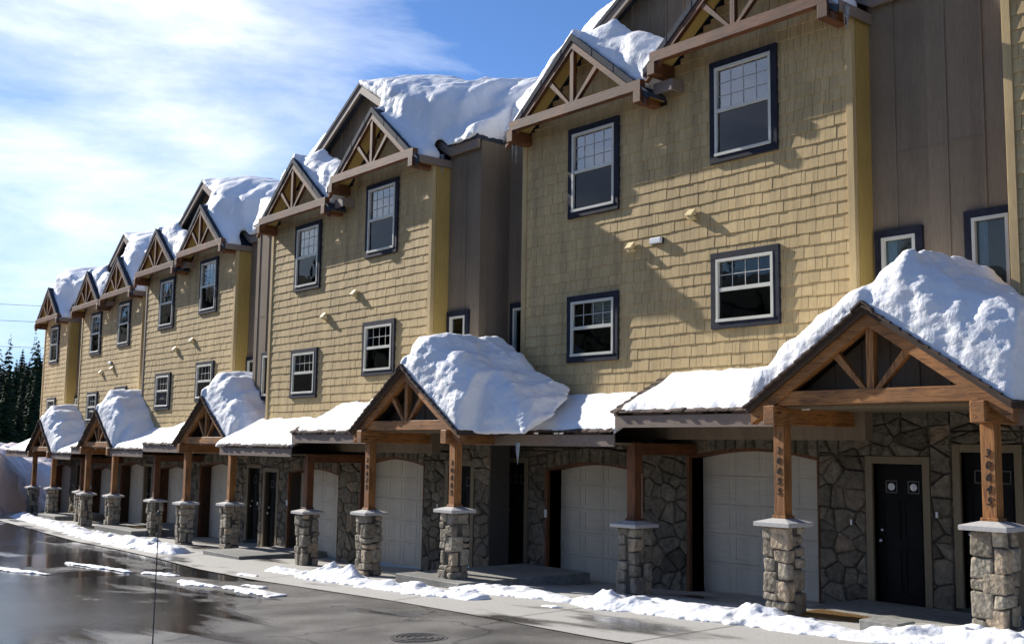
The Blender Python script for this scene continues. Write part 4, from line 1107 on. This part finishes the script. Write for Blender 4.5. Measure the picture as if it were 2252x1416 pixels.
def hill_z(x, y):
    a = math.atan2(y+5, x+20) % (2*math.pi); r = math.hypot(x+20, y+5); j = (r-95)/22; t = max(0, min(1, j/9))
    return -1.0+(t*t*(3-2*t))*(13+9*fbm(math.cos(a)*2.2, math.sin(a)*2.2, 1)+(38 if a > R(197) else 38*max(0, (a-R(177))/R(20))))
def conifer_mesh(mb, ox, oy, oz, H, Rd, rnd, tiers, per):
    for k in range(tiers):
        t = (k+.3)/tiers; z = H*(.10+.90*t); rad = Rd*(1-t)**.85+.05
        for i in range(per):
            a = 2*math.pi*(i+rnd.random())/per+k; rr = rad*rnd.uniform(.65,1.12); w_ = rr*rnd.uniform(.22,.38)+.05; dr = rr*rnd.uniform(.25,.5)
            ca, sa = math.cos(a), math.sin(a); z_ = z+rnd.uniform(-.3,.3)*H/tiers
            p = [(0,0,z_+.12*rad), (ca*rr*.55-sa*w_, sa*rr*.55+ca*w_, z_-dr*.45), (ca*rr, sa*rr, z_-dr), (ca*rr*.55+sa*w_, sa*rr*.55-ca*w_, z_-dr*.5)]
            p2 = [(ca*rr*.15, sa*rr*.15, z_), (ca*rr*.6, sa*rr*.6, z_-dr*.2), (ca*rr*.97, sa*rr*.97, z_-dr*1.1), (ca*rr*.5, sa*rr*.5, z_-dr*1.1)]
            mb.poly([(q[0]+ox, q[1]+oy, q[2]+oz) for q in p], [(0,1,2,3)]); mb.poly([(q[0]+ox, q[1]+oy, q[2]+oz) for q in p2], [(0,1,2,3)])
rt_ = random.Random(5); protos = []
for k in range(3):
    e_ = empty('conifer_tree', (0,0,0)); H = 13+k; m = MB(); conifer_mesh(m, 0, 0, 0, H, 2.0+.3*k, rt_, 34, 13); cr_ = m.build('crown', 'needles', e_)
    m = MB(); m.lathe((0,0,0), [(.24,-.5),(.17,H*.4),(.07,H*.85),(.02,H*.97)], 8); tk = m.build('trunk', 'trunk', e_); protos.append((e_, [cr_, tk], H))
def plant(x, y, hgt, k, used=set()):
    e_, ch, H = protos[k]
    if k not in used: used.add(k); r_ = e_
    else:
        r_ = e_.copy(); col.objects.link(r_)
        for c in ch: d = c.copy(); col.objects.link(d); d.parent = r_
    s_ = hgt/H; r_.scale = (s_*rt_.uniform(.85,1.15),)*2+(s_,); r_.rotation_euler = (0,0,rt_.uniform(0,6)); r_.location = (x, y, hill_z(x, y)-.2)
    return r_
for k in range(58):
    D = 78+k*1.9; px = rt_.uniform(-70, 118) if k > 5 else (-40+k*30)
    ang = R(49.5)+math.atan((1126-px)/2400); x, y = -math.sin(ang)*D, -13.8+math.cos(ang)*D
    top = 3+D*math.tan(R(rt_.uniform(3.5, 4.35))); hh = max(6, top-hill_z(x, y))
    if k == 7:
        px = 82; ang = R(49.5)+math.atan((1126-px)/2400); x, y = -math.sin(ang)*D, -13.8+math.cos(ang)*D; hh = 3+D*math.tan(R(5.0))-hill_z(x, y)
        o = plant(x, y, hh, 1); tag(o, 'tallest conifer, its spire standing above the wood at the left', 'tree'); continue
    o = plant(x, y, hh*rt_.uniform(.82, 1.04), k % 3); tag(o, 'dark conifer in the wood beyond the snow bank', 'tree', 'dark conifers in the wood at the left')
# the rest of the wood, one mass
m = MB()
for k in range(420):
    a = R(rt_.uniform(125, 350)); r = rt_.uniform(110, 300); x, y = -20+r*math.cos(a), -5+r*math.sin(a)
    if abs(math.atan2(y+13.8, x)-R(164)) < R(3) and r < 125: continue
    conifer_mesh(m, x, y, hill_z(x, y)-.3, rt_.uniform(8, 14), rt_.uniform(1.8, 2.8), rt_, 11, 7)
for k in range(170):
    D = rt_.uniform(112, 185); ang = R(49.5)+math.atan((1126-rt_.uniform(-160, 190))/2400); x, y = -math.sin(ang)*D, -13.8+math.cos(ang)*D
    hh = 3+D*math.tan(R(rt_.uniform(2.6, 3.9)))-hill_z(x, y)
    if hh > 3: conifer_mesh(m, x, y, hill_z(x, y)-.3, hh, rt_.uniform(2.0, 3.2), rt_, 16, 9)
o = m.build('forest', 'needles'); tag(o, 'mass of dark conifers covering the hillside', 'forest', None, 'stuff')

# ------------------------------------------------------------------ sky, light, camera
SUN = Vector((-2.3, -0.42, 1.31)).normalized()
el = math.asin(SUN.z); az = math.atan2(SUN.x, SUN.y)
w = bpy.data.worlds.new('World'); scene.world = w; w.use_nodes = True
nt = w.node_tree; bg = nt.nodes['Background']
sky = N(nt, 'ShaderNodeTexSky', sky_type='NISHITA'); sky.sun_disc = False; sky.sun_elevation = el; sky.sun_rotation = az; sky.altitude = 2200; sky.air_density = 1.0; sky.dust_density = 0.15; sky.ozone_density = 2.5
tc = N(nt, 'ShaderNodeTexCoord')
mp = N(nt, 'ShaderNodeMapping'); mp.inputs['Scale'].default_value = (1.0, 1.0, 3.2); mp.inputs['Rotation'].default_value = (R(12), R(-10), R(20)); L(nt, tc, 'Generated', mp, 'Vector')
n1 = N(nt, 'ShaderNodeTexNoise'); n1.inputs['Scale'].default_value = 2.3; n1.inputs['Detail'].default_value = 10; n1.inputs['Roughness'].default_value = .6; n1.inputs['Distortion'].default_value = .35; L(nt, mp, 0, n1, 'Vector')
# thin cloud gathers round two parts of the sky
def lobe(vec, a, b, lo, hi):
    dt = N(nt, 'ShaderNodeVectorMath', operation='DOT_PRODUCT'); L(nt, tc, 'Generated', dt, 0); dt.inputs[1].default_value = Vector(vec).normalized()
    mr = N(nt, 'ShaderNodeMapRange'); L(nt, dt, 'Value', mr, 'Value'); mr.inputs['From Min'].default_value = a; mr.inputs['From Max'].default_value = b; mr.inputs['To Min'].default_value = lo; mr.inputs['To Max'].default_value = hi
    return mr
l1 = lobe((-.93, .28, .35), .935, .998, -.20, .10); l2 = lobe((-.66, -.70, .27), .80, .97, -.20, .05)
mxn = N(nt, 'ShaderNodeMath', operation='MAXIMUM'); L(nt, l1, 0, mxn, 0); L(nt, l2, 0, mxn, 1)
ad = N(nt, 'ShaderNodeMath', operation='ADD'); L(nt, n1, 0, ad, 0); L(nt, mxn, 0, ad, 1)
cr = ramp(nt, [(0.38, (0,0,0)), (0.56, (.38,.38,.38)), (0.74, (.93,.93,.93))], ad)
tint = mixc(nt, sky.outputs[0], (.74,.93,1.18), 1.0, 'MULTIPLY')
sz = N(nt, 'ShaderNodeSeparateXYZ'); L(nt, tc, 'Generated', sz, 0)
lim = ramp(nt, [(0.0, (.33,.62,.90)), (0.12, (.28,.56,.92)), (0.27, (.19,.41,.86)), (0.45, (.13,.29,.78)), (1.0, (.06,.16,.55))], sz, 'Z')
lim2 = mixc(nt, lim.outputs[0], (9,9,9), 1.0, 'MULTIPLY')
tint = mixc(nt, tint, lim2, 1.0, 'DARKEN')
out = mixc(nt, tint, (9.8,10.3,11.0), cr.outputs[0])
nt.links.new(out, bg.inputs[0]); bg.inputs[1].default_value = 0.09
sd = bpy.data.lights.new('sun', 'SUN'); sd.energy = 4.8; sd.angle = R(.5); sd.color = (1, .95, .87)
so = bpy.data.objects.new('sun', sd); col.objects.link(so); so.rotation_euler = SUN.to_track_quat('Z', 'Y').to_euler(); so.location = (-20, -30, 40)

cam = bpy.data.cameras.new('camera'); co = bpy.data.objects.new('camera', cam); col.objects.link(co); scene.camera = co
cam.sensor_width = 36; cam.lens = 36*2400/2252; cam.clip_end = 3000; cam.clip_start = .1
yaw, pit, rol = R(49.5), R(6.55), R(.8)
fwd = Vector((-math.sin(yaw)*math.cos(pit), math.cos(yaw)*math.cos(pit), math.sin(pit))); rg = Vector((math.cos(yaw), math.sin(yaw), 0)); up = rg.cross(fwd)
r2 = rg*math.cos(rol)+up*math.sin(rol); u2 = -rg*math.sin(rol)+up*math.cos(rol)
co.matrix_world = Matrix(((r2.x, u2.x, -fwd.x, 0), (r2.y, u2.y, -fwd.y, -13.8), (r2.z, u2.z, -fwd.z, 3.0), (0,0,0,1)))
scene.view_settings.view_transform = 'Standard'; scene.view_settings.look = 'None'; scene.view_settings.exposure = 0.62; scene.view_settings.gamma = 1
scene.render.engine = 'CYCLES'
